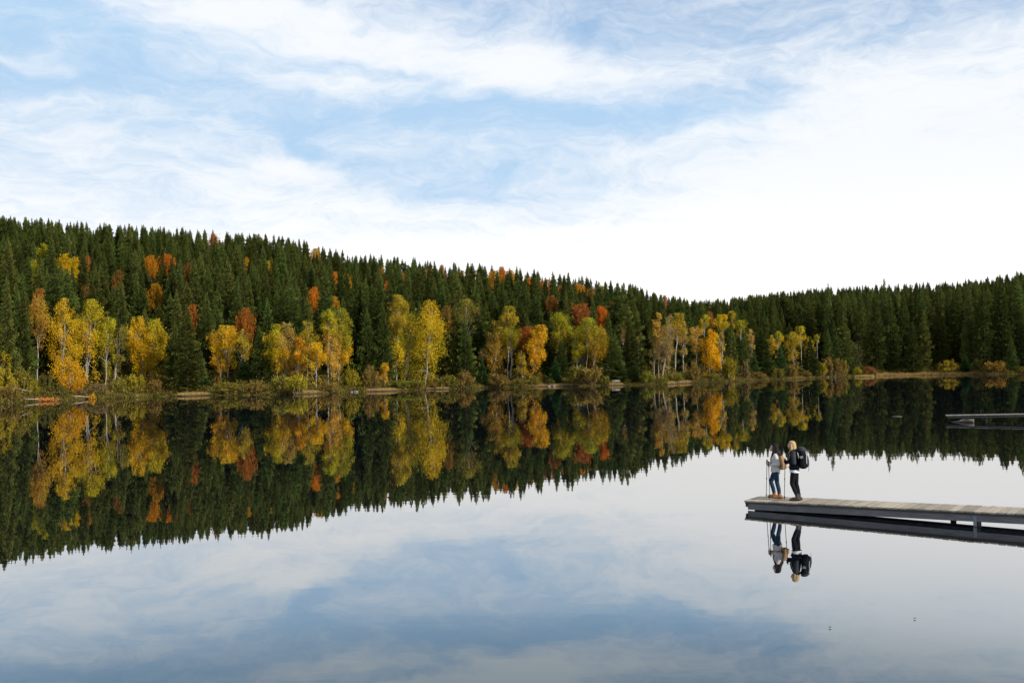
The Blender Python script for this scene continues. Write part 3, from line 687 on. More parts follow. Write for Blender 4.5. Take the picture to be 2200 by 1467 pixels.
# ------------------------------------------------------------------ spruces
FRONT = [(14, 842, 592, 30, 's'), (50, 840, 606, 27, 's'), (401, 842, 655, 40, 's'), (431, 842, 752, 19, 'b'), (376, 836, 690, 26, 's'), (525, 824, 766, 23, 'b'), (556, 818, 700, 26, 's'),
 (788, 820, 660, 28, 's'), (816, 815, 717, 15, 's'), (822, 812, 642, 26, 's'), (998, 820, 686, 30, 's'), (1036, 833, 770, 15, 'b'), (978, 818, 705, 22, 's'), (1193, 825, 768, 16, 'b'), (1205, 820, 731, 22, 's'),
 (1321, 822, 712, 25, 's'), (1353, 818, 690, 30, 's'), (1330, 825, 772, 17, 'b'), (1364, 825, 774, 16, 'b'), (1570, 806, 683, 17, 's'), (1597, 806, 706, 16, 's'), (1637, 809, 700, 26, 's'), (1676, 809, 742, 18, 'b'),
 (1740, 809, 722, 20, 's'), (1778, 806, 706, 19, 's'), (1791, 804, 690, 19, 's'), (1822, 807, 772, 11, 'b'), (2074, 801, 762, 15, 'b'), (2172, 802, 722, 15, 's'), (1620, 810, 760, 14, 'b'),
 (1960, 802, 690, 22, 's'), (1853, 803, 658, 22, 'm'), (1913, 802, 636, 24, 'm'), (1984, 802, 666, 20, 'm'), (1899, 801, 596, 15, 'm'), (1779, 804, 608, 17, 'm'), (1810, 803, 640, 21, 'm'), (1940, 801, 625, 21, 'm'), (2016, 801, 634, 23, 'm'),
 (2050, 801, 622, 22, 'm'), (2080, 800, 614, 22, 'm'), (2112, 800, 618, 22, 'm'), (2150, 800, 594, 24, 'm'), (2184, 800, 583, 24, 'm'), (1880, 802, 628, 22, 'm')]
def put_spruce(kind, var, X, Y, z0, sx_, szc, label, group):
    cr_, tr_ = VAR[kind][var]
    e = empty('spruce_tree', (X, Y, z0), random.uniform(0, 6.28), (sx_, sx_, szc))
    obj('trunk', tr_, None, e); obj('crown', cr_, None, e)
    return tag(e, label, 'tree', group)
RNOM = {'s': [3.5, 4.0, 3.1, 3.7, 4.4, 3.3], 'm': [4.8, 4.4, 5.4, 4.1], 'b': [2.1, 2.5, 1.8]}
FR = []
for i, (xc, yb, yt, hw, kd) in enumerate(FRONT):
    X, Y = place(xc, yb, lo=3.0)
    if kd == 'm': Y = float(shore(xc)) + 8 + (i % 4) * 2.2; X = (xc - 1100) / F * Y
    z0 = gz(X, Y); H = top_z(xc, yt, Y) - z0; X += (xc - proj((X, Y, z0 + H))[0]) * Y / F
    v = i % len(VAR[kd]); W = hw * Y / F
    word = {'s': 'tall dark spruce', 'b': 'young bushy green spruce', 'm': 'lofty olive spruce'}[kd]
    if yt < 600 and xc > 1500: word = 'spruce with the tip rising above its neighbours,'
    c = []
    for k in range(8):
        rx, rf = near_ref(xc, k)
        rel = 'beside' if abs(rx - xc) < 12 else 'right of' if xc > rx else 'left of'
        c += [f'{word} {rel} the {rf}']
    if xc > 1770:
        spots = {1778: 'pointed spruce lower than its mature neighbours, left of a pair', 1791: 'pointed spruce lower than its mature neighbours, right of a pair', 1822: 'little spruce among shrubs beneath the grey-green pine',
                 2074: 'small blue-green spruce between two shrubs on the sedge bank', 2172: 'slim young spruce before the tall trees at the right edge', 1960: 'layered dark spruce behind the middle of the sedge bank',
                 1899: 'spruce whose sparse tip sticks farthest above the right-hand skyline', 1779: 'mature spruce whose dark tip pokes above the skyline right of the birches', 2184: 'tallest spruce at the right edge of the far shore'}
        order = ['first', 'second', 'third', 'fourth', 'fifth', 'sixth', 'seventh', 'eighth', 'ninth', 'tenth', 'eleventh', 'twelfth', 'thirteenth']
        rest = sorted(f[0] for f in FRONT if f[0] > 1770 and f[0] not in spots)
        c = [spots[xc]] if xc in spots else [f'{order[rest.index(xc)]} from the left among the front row of lofty olive spruces, right-hand shore']
    put_spruce(kd, v, X, Y, z0, W / RNOM[kd][v] * 1.08, H / HOF[kd], uniq(c), 'spruces standing at the shore')
    FR.append((xc, Y, hw))
# grey-green pine among the shrubs
X, Y = place(1828, 806, lo=7); z0 = gz(X, Y); H = top_z(1828, 735, Y) - z0
crown, trunk = deciduous(4001, H, H * .22, 24 * Y / F, ((.085, .09, .03), (.12, .125, .045)), 1.1, 0.27, round_=True)
e = empty('pine_tree', (X, Y, z0)); tag(e, 'rounded grey-green pine among the willow shrubs', 'tree'); obj('trunk', trunk, M['bark'], e); obj('crown', crown, M['leaves'], e)

# the rest of the forest
cand = []
for sp_, ulo, uhi, kinds in ((5.6, -260, 1740, 'hill'), (7.0, 1740, 2520, 'right')):
    for Y in np.arange(150, 760, sp_):
        xs = np.arange((ulo - 1100) / F * Y, (uhi - 1100) / F * Y, sp_) + (rng.uniform(0, sp_))
        for X in xs:
            x_, y_ = X + rng.uniform(-.42, .42) * sp_, Y + rng.uniform(-.42, .42) * sp_
            u = float(u_of(x_, y_)); S = float(shore(u)); R = float(ridge(u)); d = y_ - S
            if d < 11 or y_ > R + 16: continue
            if kinds == 'hill' and d > 150 and rng.random() < 0.12: continue
            cand.append((x_, y_, u, d, kinds))
BU = np.array([(b[0], b[5]) for b in BIRCHES], float); BY = np.array([t[1] for t in taken])
FRA = np.array(FR); SLA = np.array(SLOPE_POS)
trees = []
for (x_, y_, u, d, kinds) in cand:
    k = (np.abs(BU[:, 0] - u) < BU[:, 1] * 0.85 + 20)
    if np.any(k & (y_ < BY + 5)): continue
    if np.any((np.abs(FRA[:, 0] - u) < FRA[:, 2] * .9 + 2) & (y_ < FRA[:, 1] + 3) & (FRA[:, 2] > 0)): continue
    if kinds == 'right' and d < 90:
        kd = 'm'; H = rng.uniform(19, 31); v = int(rng.integers(0, 4))
        if d < 14: H *= rng.uniform(0.85, 1.0)
        if u < 1830: H *= 0.86
    else:
        kd = 's'; H = rng.normal(18.2, 3.3); H = min(max(H, 10), 25.5); v = int(rng.integers(0, 6))
        if 1480 < u < 1750 and d < 60: H *= 0.72
        if rng.random() < 0.05: H *= 1.14
    z0 = gz(x_, y_)
    px, py = proj((x_, y_, z0 + H))
    # leave the coloured crowns on the slope open to view
    k = (np.abs(SLA[:, 0] - px) < SLA[:, 2] * 0.95 + 2) & (y_ < SLA[:, 1] + 1.5) & (py < SLA[:, 3] - 4) & (y_ > SLA[:, 1] - 60)
    if np.any(k): continue
    k = np.hypot(SLA[:, 0] - px, 0) + 0 < 3
    # nothing may poke far above the skyline read off the photograph
    ysk = float(np.interp(px, *zip(*SKYL)))
    if py < ysk - 13 and not (kd == 'm'):
        H = max(9.0, H - (ysk - 13 - py + rng.uniform(0, 9)) * y_ / F)
        py = proj((x_, y_, z0 + H))[1]
    if kd == 'm' and py < ysk - 7:
        H = max(12, H - (ysk - 7 - py + rng.uniform(0, 14)) * y_ / F); py = proj((x_, y_, z0 + H))[1]
    w = RNOM[kd][v] * (H / HOF[kd]) ** 0.7 * rng.uniform(0.80, 1.16)
    trees.append((y_, x_, z0, H, kd, v, w, px, py))
trees.sort()
sil = np.full(2201, 900.0); area = np.zeros(len(trees))
for i, (y_, x_, z0, H, kd, v, w, px, py) in enumerate(trees):
    hp = H * F / y_; wp = w * F / y_
    lo, hi = int(max(0, px - wp)), int(min(2200, px + wp))
    if hi <= lo: continue
    xs = np.arange(lo, hi + 1); yy = py + np.abs(xs - px) / wp * hp * 0.9
    area[i] = np.sum(np.clip(sil[xs] - yy, 0, hp)); sil[xs] = np.minimum(sil[xs], yy)
pick = set(np.argsort(-area)[:300 - len(FRONT)].tolist())
ANCHORS = [(x, rf) for x, rf in REFS] + [(1800, 'shrub beside the grey-green pine'), (1830, 'grey-green pine'), (1862, 'small islet of pale dry grass'), (1899, 'spruce whose sparse tip tops the skyline'), (1960, 'layered dark spruce'),
           (2035, 'widest shrub on the right-hand sedge bank'), (2074, 'small blue-green spruce between two shrubs'), (2135, 'rust-olive shrub ending the sedge bank'), (2172, 'slim young spruce near the right edge')]
ANX = np.array([a[0] for a in ANCHORS])
ORD = ['nearest', 'second', 'third', 'fourth', 'fifth', 'sixth', 'seventh', 'eighth', 'ninth', 'tenth', 'eleventh', 'twelfth', 'thirteenth', 'fourteenth', 'fifteenth', 'sixteenth', 'seventeenth', 'eighteenth', 'nineteenth', 'twentieth']
rank = {}; SPLAB = {}
for i in sorted(pick, key=lambda k: trees[k][0]):
    a = int(np.argmin(np.abs(ANX - trees[i][7]))); rank[a] = rank.get(a, 0) + 1
    o_ = ORD[min(rank[a], len(ORD)) - 1]
    SPLAB[i] = f'{o_} dark spruce behind the {ANCHORS[a][1]}'
rest = []
for i, (y_, x_, z0, H, kd, v, w, px, py) in enumerate(trees):
    if i in pick:
        put_spruce(kd, v, x_, y_, z0 - .2, w / RNOM[kd][v], H / HOF[kd], SPLAB[i], 'nearer spruces on the slopes behind the shore')
    else: rest.append((x_, y_, z0 - .2, w / RNOM[kd][v], H / HOF[kd], (v if kd == 's' else 6 + v), rng.uniform(0, 6.28)))
print('TREES', len(trees), 'rest', len(rest))
# the mass behind: one object, instanced on points
src = bpy.data.collections.new('spruce_sources')
for k, (cr_, tr_) in enumerate(SPR + MAT):
    bm = bmesh.new(); bm.from_mesh(cr_); nface = len(bm.faces); bm.from_mesh(tr_)
    bm.faces.ensure_lookup_table()
    for f in bm.faces[nface:]: f.material_index = 1
    me = bpy.data.meshes.new('spruce_whole'); bm.to_mesh(me); bm.free()
    me.materials.append(M['needles']); me.materials.append(M['bark'])
    src.objects.link(bpy.data.objects.new(f'spruce_source_{k:02d}', me))
A = np.array(rest)
pm = bpy.data.meshes.new('spruce_forest'); pm.vertices.add(len(A)); pm.vertices.foreach_set('co', A[:, :3].astype(np.float32).ravel())
for nm, ty, dat in (('variant', 'INT', A[:, 5].astype(np.int32)), ('spin', 'FLOAT_VECTOR', np.stack([0 * A[:, 6], 0 * A[:, 6], A[:, 6]], 1).astype(np.float32).ravel()),
                    ('size', 'FLOAT_VECTOR', np.stack([A[:, 3], A[:, 3], A[:, 4]], 1).astype(np.float32).ravel())):
    at = pm.attributes.new(nm, ty, 'POINT'); at.data.foreach_set('value' if ty == 'INT' else 'vector', dat)
forest = obj('spruce_forest', pm)
tag(forest, 'dense dark spruce forest covering the slopes behind the lake', 'forest', kind='stuff')
ng = bpy.data.node_groups.new('forest', 'GeometryNodeTree')
ng.interface.new_socket('Geometry', in_out='INPUT', socket_type='NodeSocketGeometry'); ng.interface.new_socket('Geometry', in_out='OUTPUT', socket_type='NodeSocketGeometry')
gi = ng.nodes.new('NodeGroupInput'); go = ng.nodes.new('NodeGroupOutput')
ci = ng.nodes.new('GeometryNodeCollectionInfo'); ci.inputs['Collection'].default_value = src; ci.inputs['Separate Children'].default_value = True; ci.inputs['Reset Children'].default_value = True
ip = ng.nodes.new('GeometryNodeInstanceOnPoints'); ip.inputs['Pick Instance'].default_value = True
def attr(name, ty):
    n = ng.nodes.new('GeometryNodeInputNamedAttribute'); n.data_type = ty; n.inputs['Name'].default_value = name; return n.outputs['Attribute']
ng.links.new(gi.outputs[0], ip.inputs['Points']); ng.links.new(ci.outputs[0], ip.inputs['Instance'])
ng.links.new(attr('variant', 'INT'), ip.inputs['Instance Index']); ng.links.new(attr('spin', 'FLOAT_VECTOR'), ip.inputs['Rotation']); ng.links.new(attr('size', 'FLOAT_VECTOR'), ip.inputs['Scale'])
ng.links.new(ip.outputs[0], go.inputs[0])
forest.modifiers.new('forest', 'NODES').node_group = ng

# ------------------------------------------------------------------ grass on the bank
def grass_mesh(spots, g, hmin, hmax, cols, n_per):
    s = np.repeat(np.asarray(spots, float), n_per, 0); n = len(s)
    b = s[:, :3] + np.stack([g.normal(0, .35, n), g.normal(0, .35, n), np.zeros(n)], 1)
    h = g.uniform(hmin, hmax, n) * s[:, 3]; a = g.uniform(0, 6.283, n); w = g.uniform(.03, .07, n)
    dx = np.stack([np.cos(a), np.sin(a), 0 * a], 1); ben = g.uniform(0, .6, (n, 1)) * h[:, None]
    a2 = g.uniform(0, 6.283, n); lean = np.stack([np.cos(a2), np.sin(a2), 0 * a2], 1) * ben
    tip = b + lean; tip[:, 2] += h
    v = np.stack([b - dx * w[:, None], b + dx * w[:, None], tip], 1).reshape(-1, 3)
    ci_ = g.integers(0, len(cols), n); c = np.array(cols)[ci_] * g.uniform(.7, 1.25, (n, 1))
    return np_mesh('grass', v, np.arange(3 * n).reshape(-1, 3), np.repeat(c, 3, 0))
g = np.random.default_rng(55)
TANC = [(.50, .36, .14), (.40, .27, .10), (.28, .22, .06), (.42, .25, .11)]
spots = []
for _ in range(20000):
    u = g.uniform(-150, 2300); d = g.exponential(2.2) + .1
    if d > 12: continue
    if not any(a < u < b for a, b in [(380 + g.normal(0, 9), 452 + g.normal(0, 12)), (640 + g.normal(0, 8), 685 + g.normal(0, 8)), (785 + g.normal(0, 9), 862 + g.normal(0, 9)), (915, 962 + g.normal(0, 9)), (1150, 1232 + g.normal(0, 9)), (1308, 1332), (1432, 1484 + g.normal(0, 6)), (1690, 1745), (1880, 2130)]) and g.random() < .95: continue
    Y = float(shore(u)) + d; X = (u - 1100) / F * Y
    spots.append((X, Y, gz(X, Y) - .03, 1.0))
# low brambles, ferns and seedlings under the shore trees
PATCH = [(380, 452), (640, 685), (785, 862), (915, 962), (1150, 1232), (1308, 1332), (1432, 1484), (1690, 1745), (1880, 2130)]
def in_patch(u): return np.any([(u > a) & (u < b) for a, b in PATCH], axis=0)
n = 190000
uu = g.uniform(-150, 2300, n); dd = np.where(g.random(n) < .75, g.uniform(0, 30, n), g.exponential(5, n))
dd = np.where(np.arange(n) > 150000, g.uniform(-.9, 1.6, n), dd); dd = np.where(in_patch(uu), dd + 3.5, dd - 0.3); dd = np.where((uu > 1306) & (uu < 1338), np.abs(dd) + 4, dd)
cl_ = np.sin(uu / 7.3) + np.sin(uu / 17.1 + dd * .4) + np.sin(dd * 1.3 + uu / 29)
YY = shore(uu) + dd; XX = (uu - 1100) / F * YY
hh = g.uniform(0, 1, n) ** 1.4 * (0.5 + 0.6 * np.clip(cl_ + .6, 0, 2)) * np.clip(dd / 6 + .35, .3, 1.4)
cpt = np.stack([XX, YY, ground(XX, YY) + hh], 1)
pc = np.array([(.12, .115, .02), (.16, .12, .028), (.085, .095, .018), (.18, .115, .038)])[(np.floor(np.abs(cl_) * 2.1 + uu / 60).astype(int)) % 4]
v, f, cv = leaf_quads(g, cpt, np.where(dd > 8, .30, .17)[:, None], pc * g.uniform(.6, 1.35, (n, 1)))
o = obj('undergrowth', np_mesh('undergrowth', v, f, cv), M['grass']); tag(o, 'low olive brambles and ferns under the shore trees', 'undergrowth', kind='stuff')
gr = obj('bank_grass', grass_mesh(spots, g, .12, .42, TANC, 15), M['grass']); tag(gr, 'short tan autumn grass along the far bank', 'grass', kind='stuff')
def sedge(lo, hi, n, dmax, hgt, cols, name, label):
    sp = []
    for _ in range(n):
        u = g.uniform(lo, hi); d = g.uniform(-0.8, dmax); k = math.sin(u / 9.0 + 1) * math.sin(u / 3.7) + .5 * math.sin(u / 1.9 + d)
        if k < -0.35 and g.random() < .75: continue
        Y = float(shore(u)) + d; X = (u - 1100) / F * Y
        sp.append((X, Y, max(-.05, gz(X, Y) - .05), 0.55 + .55 * max(0, k) + g.random() ** 6))
    o = obj(name, grass_mesh(sp, g, *hgt, cols, 13), M['grass']); tag(o, label, 'sedge', kind='stuff')
sedge(1880, 1995, 1300, 3.5, (.2, .62), [(.50, .37, .15), (.42, .28, .10), (.27, .21, .05), (.38, .2, .09)], 'sedge_grass', 'pale tan sedge fringing the right-hand shore')
sedge(1985, 2136, 1500, 4.0, (.25, .75), [(.22, .16, .05), (.17, .13, .04), (.26, .15, .06), (.12, .10, .03)], 'reed_fringe', 'darker olive reeds at the far right end of the sedge bank')
sedge(1480, 1880, 1500, 1.8, (.15, .7), [(.13, .11, .03), (.20, .14, .05), (.09, .085, .025)], 'bank_rushes', 'olive rushes at the waterline left of the grass islet')
# small islet of dry grass off the shore
Yi = on_plane(1857, 810, 0).y; Xi = (1857 - 1100) / F * Yi
isl = empty('grass_islet', (Xi, Yi, 0)); tag(isl, 'small islet of pale dry grass off the right-hand shore', 'islet')
bm = bmesh.new(); bmesh.ops.create_icosphere(bm, subdivisions=3, radius=1)
for v in bm.verts: v.co = Vector((v.co.x * 2.6, v.co.y * 1.1, v.co.z * .22 + .02 * math.sin(v.co.x * 9)))
me = bpy.data.meshes.new('soil'); bm.to_mesh(me); bm.free(); obj('soil', me, M['ground'], isl)
ang = g.uniform(0, 6.283, 260); rad = np.sqrt(g.uniform(0, 1, 260))
sp_ = np.stack([np.cos(ang) * rad * 2.5, np.sin(ang) * rad, .05 + 0 * ang, 1 + 0 * ang], 1)
o = obj('grass_tuft', grass_mesh(sp_, g, .25, .75, [(.55, .42, .17), (.48, .33, .11), (.36, .28, .08)], 14), M['grass'], isl); o['kind'] = 'stuff'

# ------------------------------------------------------------------ stones, bench, fallen wood at the far shore
def rock_mesh(seed):
    g = np.random.default_rng(seed); bm = bmesh.new(); bmesh.ops.create_icosphere(bm, subdivisions=2, radius=.5)
    ax = g.normal(size=(5, 3))
    for v in bm.verts:
        k = 1 + 0.13 * sum(math.sin(3 * v.co.dot(Vector(a)) + i) for i, a in enumerate(ax)) / 2
        v.co = Vector((v.co.x * k * 1.3, v.co.y * k, v.co.z * k * .75))
    me = bpy.data.meshes.new('stone'); bm.to_mesh(me); bm.free(); return me
ROCKS = [(746, 845, .95, 'pale flat stone on the shore by the peach-orange birch'), (738, 845, .6, 'smaller pale stone touching the flat one on the shore'), (1779, 811, 1.4, 'weathered pale stone in the shallows left of the grass islet'),
         (1651, 816.5, 1.5, 'low grey stone at the waterline below the slim yellow birch'), (1182, 831, 1.0, 'brown stone at the waterline right of the leaning amber birch'), (1192, 831, 1.1, 'mossy dark stone beside the brown one at the waterline')]
for i, (x, y, s, lb) in enumerate(ROCKS):
    P = on_plane(x, y, 0.0); e = obj('shore_stone', rock_mesh(60 + i), M['rock']); e.location = (P.x, float(shore(x)) - .25, 0.12 * s); e.scale = (s, s * .8, s * .62); e.rotation_euler = (0, 0, i)
    tag(e, lb, 'stone', 'stones along the shore')
# bench
X, Y = place(1322, 828, lo=1.6); z0 = gz(X, Y)
bn = empty('park_bench', (X, Y, z0), -.05); tag(bn, 'pale wooden bench on the far bank facing the lake', 'bench')
def part_box(name, size, loc, mat, parent, rot=(0, 0, 0), bevel=.01):
    o = obj(name, box_mesh(name, size, bevel), mat, parent); o.location = loc; o.rotation_euler = rot; return o
for k in range(3): part_box('seat_slat', (2.0, .13, .05), (0, -.2 + k * .16, .46), M['bench_wood'], bn)
for k in range(2): part_box('backrest_slat', (2.0, .04, .15), (0, .30 + k * .03, .66 + k * .22), M['bench_wood'], bn, (-.12, 0, 0))
for s in (-.75, .75):
    part_box('leg', (.10, .40, .44), (s, -.02, .21), M['post'], bn); part_box('back_post', (.08, .06, .62), (s, .355, .66), M['post'], bn, (-.12, 0, 0))
def log_thing(name, pts, radii, label, mat, cat='log', sides=8):
    p = np.array(pts); c = p[0].copy(); v, f = tube(p - c, radii, sides)
    me = np_mesh(name, v, f, smooth=True); bm = bmesh.new(); bm.from_mesh(me); bmesh.ops.holes_fill(bm, edges=[e for e in bm.edges if e.is_boundary]); bm.to_mesh(me); bm.free()
    o = obj(name, me, mat); o.location = c; return tag(o, label, cat)
def shore_pt(x, dy, z): Y = float(shore(x)) + dy; return ((x - 1100) / F * Y, Y, z)
log_thing('fallen_branch', [shore_pt(24, 1, 2.9), shore_pt(48, .2, 2.2), shore_pt(70, -.4, 1.75)], [.06, .07, .05], 'long pale branch sloping through the shrubs at the left edge', M['birch_bark'], 'branch')
log_thing('fallen_birch', [shore_pt(153, .5, .75), shore_pt(172, -.9, .62), shore_pt(194, -1.6, .38)], [.05, .07, .05], 'thin fallen white birch stem reaching over the water', M['birch_bark'], 'branch')
log_thing('fallen_branch', [shore_pt(50, .2, .62), shore_pt(75, -.5, .45), shore_pt(100, -1.0, .12)], [.05, .06, .04], 'pale fallen branch ending in orange leaves at the left waterline', M['birch_bark'], 'branch')
c0 = np.array(shore_pt(92, -.7, .3)); n = 900
cpts = c0 + np.stack([g.normal(0, 1.15, n), g.normal(0, .35, n), np.abs(g.normal(0, .22, n)) - .2], 1)
v, f, cv = leaf_quads(g, cpts - c0, .14, np.array([.62, .27, .07]) * g.uniform(.7, 1.3, (n, 1)) * np.ones(3))
o = obj('leafy_branch', np_mesh('leafy_branch', v, f, cv), M['leaves']); o.location = c0; tag(o, 'peach-orange leaves of a fallen branch lying on the water at the left', 'branch')
c0 = np.array(shore_pt(196, -1.6, .35)); n = 260
v, f, cv = leaf_quads(g, np.stack([g.normal(0, .3, n), g.normal(0, .25, n), g.normal(0, .3, n)], 1), .13, np.array([.66, .34, .03]) * g.uniform(.7, 1.3, (n, 1)) * np.ones(3))
o = obj('leafy_twig', np_mesh('leafy_twig', v, f, cv), M['leaves']); o.location = c0; tag(o, 'golden leaf tuft at the tip of the fallen birch stem', 'branch')

# ------------------------------------------------------------------ the near dock
ZD0, ZD1 = 0.29, 0.42
P0 = on_plane(1598, 1074.5, ZD0); P1 = on_plane(2200, 1103.5, ZD1)
ax = (P1 - P0).normalized(); ay = Vector((0, 0, 1)).cross(ax).normalized()
az_ = ax.cross(ay).normalized()
DM = Matrix((ax, ay, az_)).transposed().to_4x4(); DM.translation = P0
dock = bpy.data.objects.new('dock', None); link(dock); dock.matrix_world = DM; dock.empty_display_size = .3
tag(dock, 'grey weathered plank dock reaching over the water from the right', 'dock')
DW = 1.22; DL = 17.0
def along(px):
    s = 0.0
    while proj(P0 + ax * s)[0] < px and s < DL: s += .01
    return s
pl_mesh = [box_mesh('plank', (1, DW, .042), .004) for _ in range(3)]
for me in pl_mesh: me.materials.append(M['deck'])
s = 0.0; k = 0
while s < DL:
    w = random.choice([.20, .21, .22, .19, .20, .15])
    o = obj('plank', pl_mesh[k % 3], None, dock)
    o.location = (s + w / 2, DW / 2 + random.uniform(-.012, .012), -.021 + random.uniform(-.004, .004)); o.scale = (w - .024, 1, 1)
    o.rotation_euler = (random.uniform(-.004, .004), random.uniform(-.01, .01), random.uniform(-.006, .006)); s += w; k += 1
DL2 = s
part_box('edge_shade_strip', (DL2 - .04, .03, .05), (.02 + (DL2 - .04) / 2, .045, -.071), M['post'], dock, bevel=.003)  # added dark strip standing in for shadow and dark end grain below the planks
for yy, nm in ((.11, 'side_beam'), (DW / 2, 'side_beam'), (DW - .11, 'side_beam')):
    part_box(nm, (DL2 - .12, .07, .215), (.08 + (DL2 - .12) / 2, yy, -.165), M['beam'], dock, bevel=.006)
part_box('end_board', (.035, DW - .05, .14), (.055, DW / 2, -.12), M['post'], dock, bevel=.004)
for ss, yy in ((along(2092) + .05, .20), (along(2064) - .42, DW - .2), (along(2092) + 5.1, .2), (along(2092) + 4.7, DW - .2)):
    bm = bmesh.new(); bmesh.ops.create_cone(bm, cap_ends=True, segments=14, radius1=.075, radius2=.075, depth=1.6)
    me = bpy.data.meshes.new('post'); bm.to_mesh(me); bm.free()
    o = obj('post', me, M['post'], dock); o.location = (ss, yy, -.27 - .8)
for ss in (along(2092), along(2092) + 5.05):
    b = part_box('bracket', (.085, .012, .27), (ss, .064, -.255), M['steel'], dock, bevel=.002)
    for dz in (-.1, 0.0, .1):
        bm = bmesh.new(); bmesh.ops.create_cone(bm, cap_ends=True, segments=8, radius1=.014, radius2=.011, depth=.014, matrix=Matrix.Rotation(math.pi / 2, 4, 'X'))
        me = bpy.data.meshes.new('bolt'); bm.to_mesh(me); bm.free(); o = obj('bolt', me, M['steel'], b); o.location = (0, -.011, dz)
    part_box('clamp', (.05, .10, .10), (ss + .09, .12, -.315), M['post'], dock, bevel=.004)

# ------------------------------------------------------------------ far jetty and driftwood
A0 = on_plane(2033, 892.6, .43); A1 = on_plane(2200, 889.8, .52)
jx = (A1 - A0).normalized(); jy = Vector((0, 0, 1)).cross(jx).normalized(); jz = jx.cross(jy)
JM = Matrix((jx, jy, jz)).transposed().to_4x4(); JM.translation = A0
jet = bpy.data.objects.new('jetty', None); link(jet); jet.matrix_world = JM; tag(jet, 'low dark jetty with a pale deck edge, far right of the lake', 'jetty')
JL = 13.0; s = 0.0
jm = box_mesh('plank', (1, 1.3, .032), .004); jm.materials.append(M['jetty_deck'])
while s < JL:
    w = random.choice([.14, .16, .15]); o = obj('plank', jm, None, jet); o.location = (s + w / 2, .65, -.016 + random.uniform(-.004, .004)); o.scale = (w - .01, 1, 1); s += w
for yy in (.06, 1.2): part_box('side_beam', (JL - .1, .07, .085), (JL / 2 + .02, yy, -.14), M['jetty_beam'], jet, bevel=.006)
for ss in (2.6, 7.2, 11.6):
    for yy in (.2, 1.05):
        bm = bmesh.new(); bmesh.ops.create_cone(bm, cap_ends=True, segments=12, radius1=.08, radius2=.08, depth=1.4); me = bpy.data.meshes.new('post'); bm.to_mesh(me); bm.free()
        o = obj('post', me, M['post'], jet); o.location = (ss, yy, -.10 - .73)
D0 = on_plane(2044, 906.5, .0); D1 = on_plane(2092, 907.5, .0)
lg = log_thing('driftwood_log', [(D0.x, D0.y, .0), (D0.x * .6 + D1.x * .4, D0.y * .6 + D1.y * .4, .06), (D0.x * .25 + D1.x * .75, D0.y * .25 + D1.y * .75, .12), (D1.x, D1.y, .12)], [.03, .06, .11, .14], 'bleached driftwood log half sunk below the low jetty', M['driftwood'], 'log', 10)
bp0 = Vector((D0.x * .7 + D1.x * .3, D0.y * .7 + D1.y * .3 + .05, .03))
v, f = tube(np.array([(0, 0, 0), (.3, .15, .1), (.62, .3, .17)]) , [.04, .032, .02], 6)
o = obj('side_branch', np_mesh('side_branch', v, f, smooth=True), M['driftwood'], lg); o.location = bp0 - Vector((D0.x, D0.y, 0))
Q0 = on_plane(1917, 894, .02); Q1 = on_plane(1938, 894.5, .02)
log_thing('floating_stick', [tuple(Q0), tuple((Q0 + Q1) / 2 + Vector((0, 0, .015))), tuple(Q1)], [.018, .024, .015], 'thin pale stick floating on the dark water left of the jetty', M['pale_wood'], 'stick', 6)
for (x, y, lb, c) in ((1965, 1329, 'small red-brown leaf floating on the near water', (.25, .06, .03)), (1783, 1348, 'small dark curled leaf floating on the near water', (.05, .035, .03))):
    P = on_plane(x, y, .006); bm = bmesh.new(); n = 12
    pts = [(math.cos(t) * .030 * (1 + .15 * math.cos(3 * t)), math.sin(t) * .015) for t in np.linspace(0, 2 * math.pi, n, endpoint=False)]
    top = [bm.verts.new((a, b, .006 + .25 * abs(a) ** 1.2 * .3 + .01)) for a, b in pts]; cen = bm.verts.new((0, 0, .004))
    for i in range(n): bm.faces.new((top[i], top[(i + 1) % n], cen))
    ret = bmesh.ops.solidify(bm, geom=bm.faces[:], thickness=.003)
    me = bpy.data.meshes.new('floating_leaf'); bm.to_mesh(me); bm.free()
    o = obj('floating_leaf', me, principled('leaf_' + lb.split()[1], c, .7, .3, 40)); o.location = P; o.rotation_euler = (0, 0, .3); tag(o, lb, 'leaf')

# ------------------------------------------------------------------ people
def sphere_prim(c, r, seg=16):
    c = np.array(c, float); r = np.array(r if np.ndim(r) else (r, r, r), float); th = np.linspace(0, np.pi, seg // 2 + 1)[1:-1]; ph = np.linspace(0, 2 * np.pi, seg, endpoint=False)
    v = [c + r * np.array([0, 0, 1])]
    for t in th: v += [c + r * np.array([math.sin(t) * math.cos(p), math.sin(t) * math.sin(p), math.cos(t)]) for p in ph]
    v.append(c - r * np.array([0, 0, 1])); nr_ = len(th); f = []
    for j in range(seg): f.append((0, 1 + j, 1 + (j + 1) % seg)); f.append((len(v) - 1, 1 + (nr_ - 1) * seg + (j + 1) % seg, 1 + (nr_ - 1) * seg + j))
    for i in range(nr_ - 1):
        for j in range(seg): a = 1 + i * seg; f.append((a + j, a + seg + j, a + seg + (j + 1) % seg, a + (j + 1) % seg))
    return v, f
def loft_prim(rings, seg=20):
    """rings: (x, y, z, rx, ry), horizontal ellipses"""
    v = []; f = []
    for (x, y, z, rx, ry) in rings: v += [(x + rx * math.cos(t), y + ry * math.sin(t), z) for t in np.linspace(0, 2 * math.pi, seg, endpoint=False)]
    for i in range(len(rings) - 1):
        for j in range(seg): f.append((i * seg + j, i * seg + (j + 1) % seg, (i + 1) * seg + (j + 1) % seg, (i + 1) * seg + j))
    f.append(tuple(reversed(range(seg)))); f.append(tuple(range((len(rings) - 1) * seg, len(rings) * seg)))
    return v, f
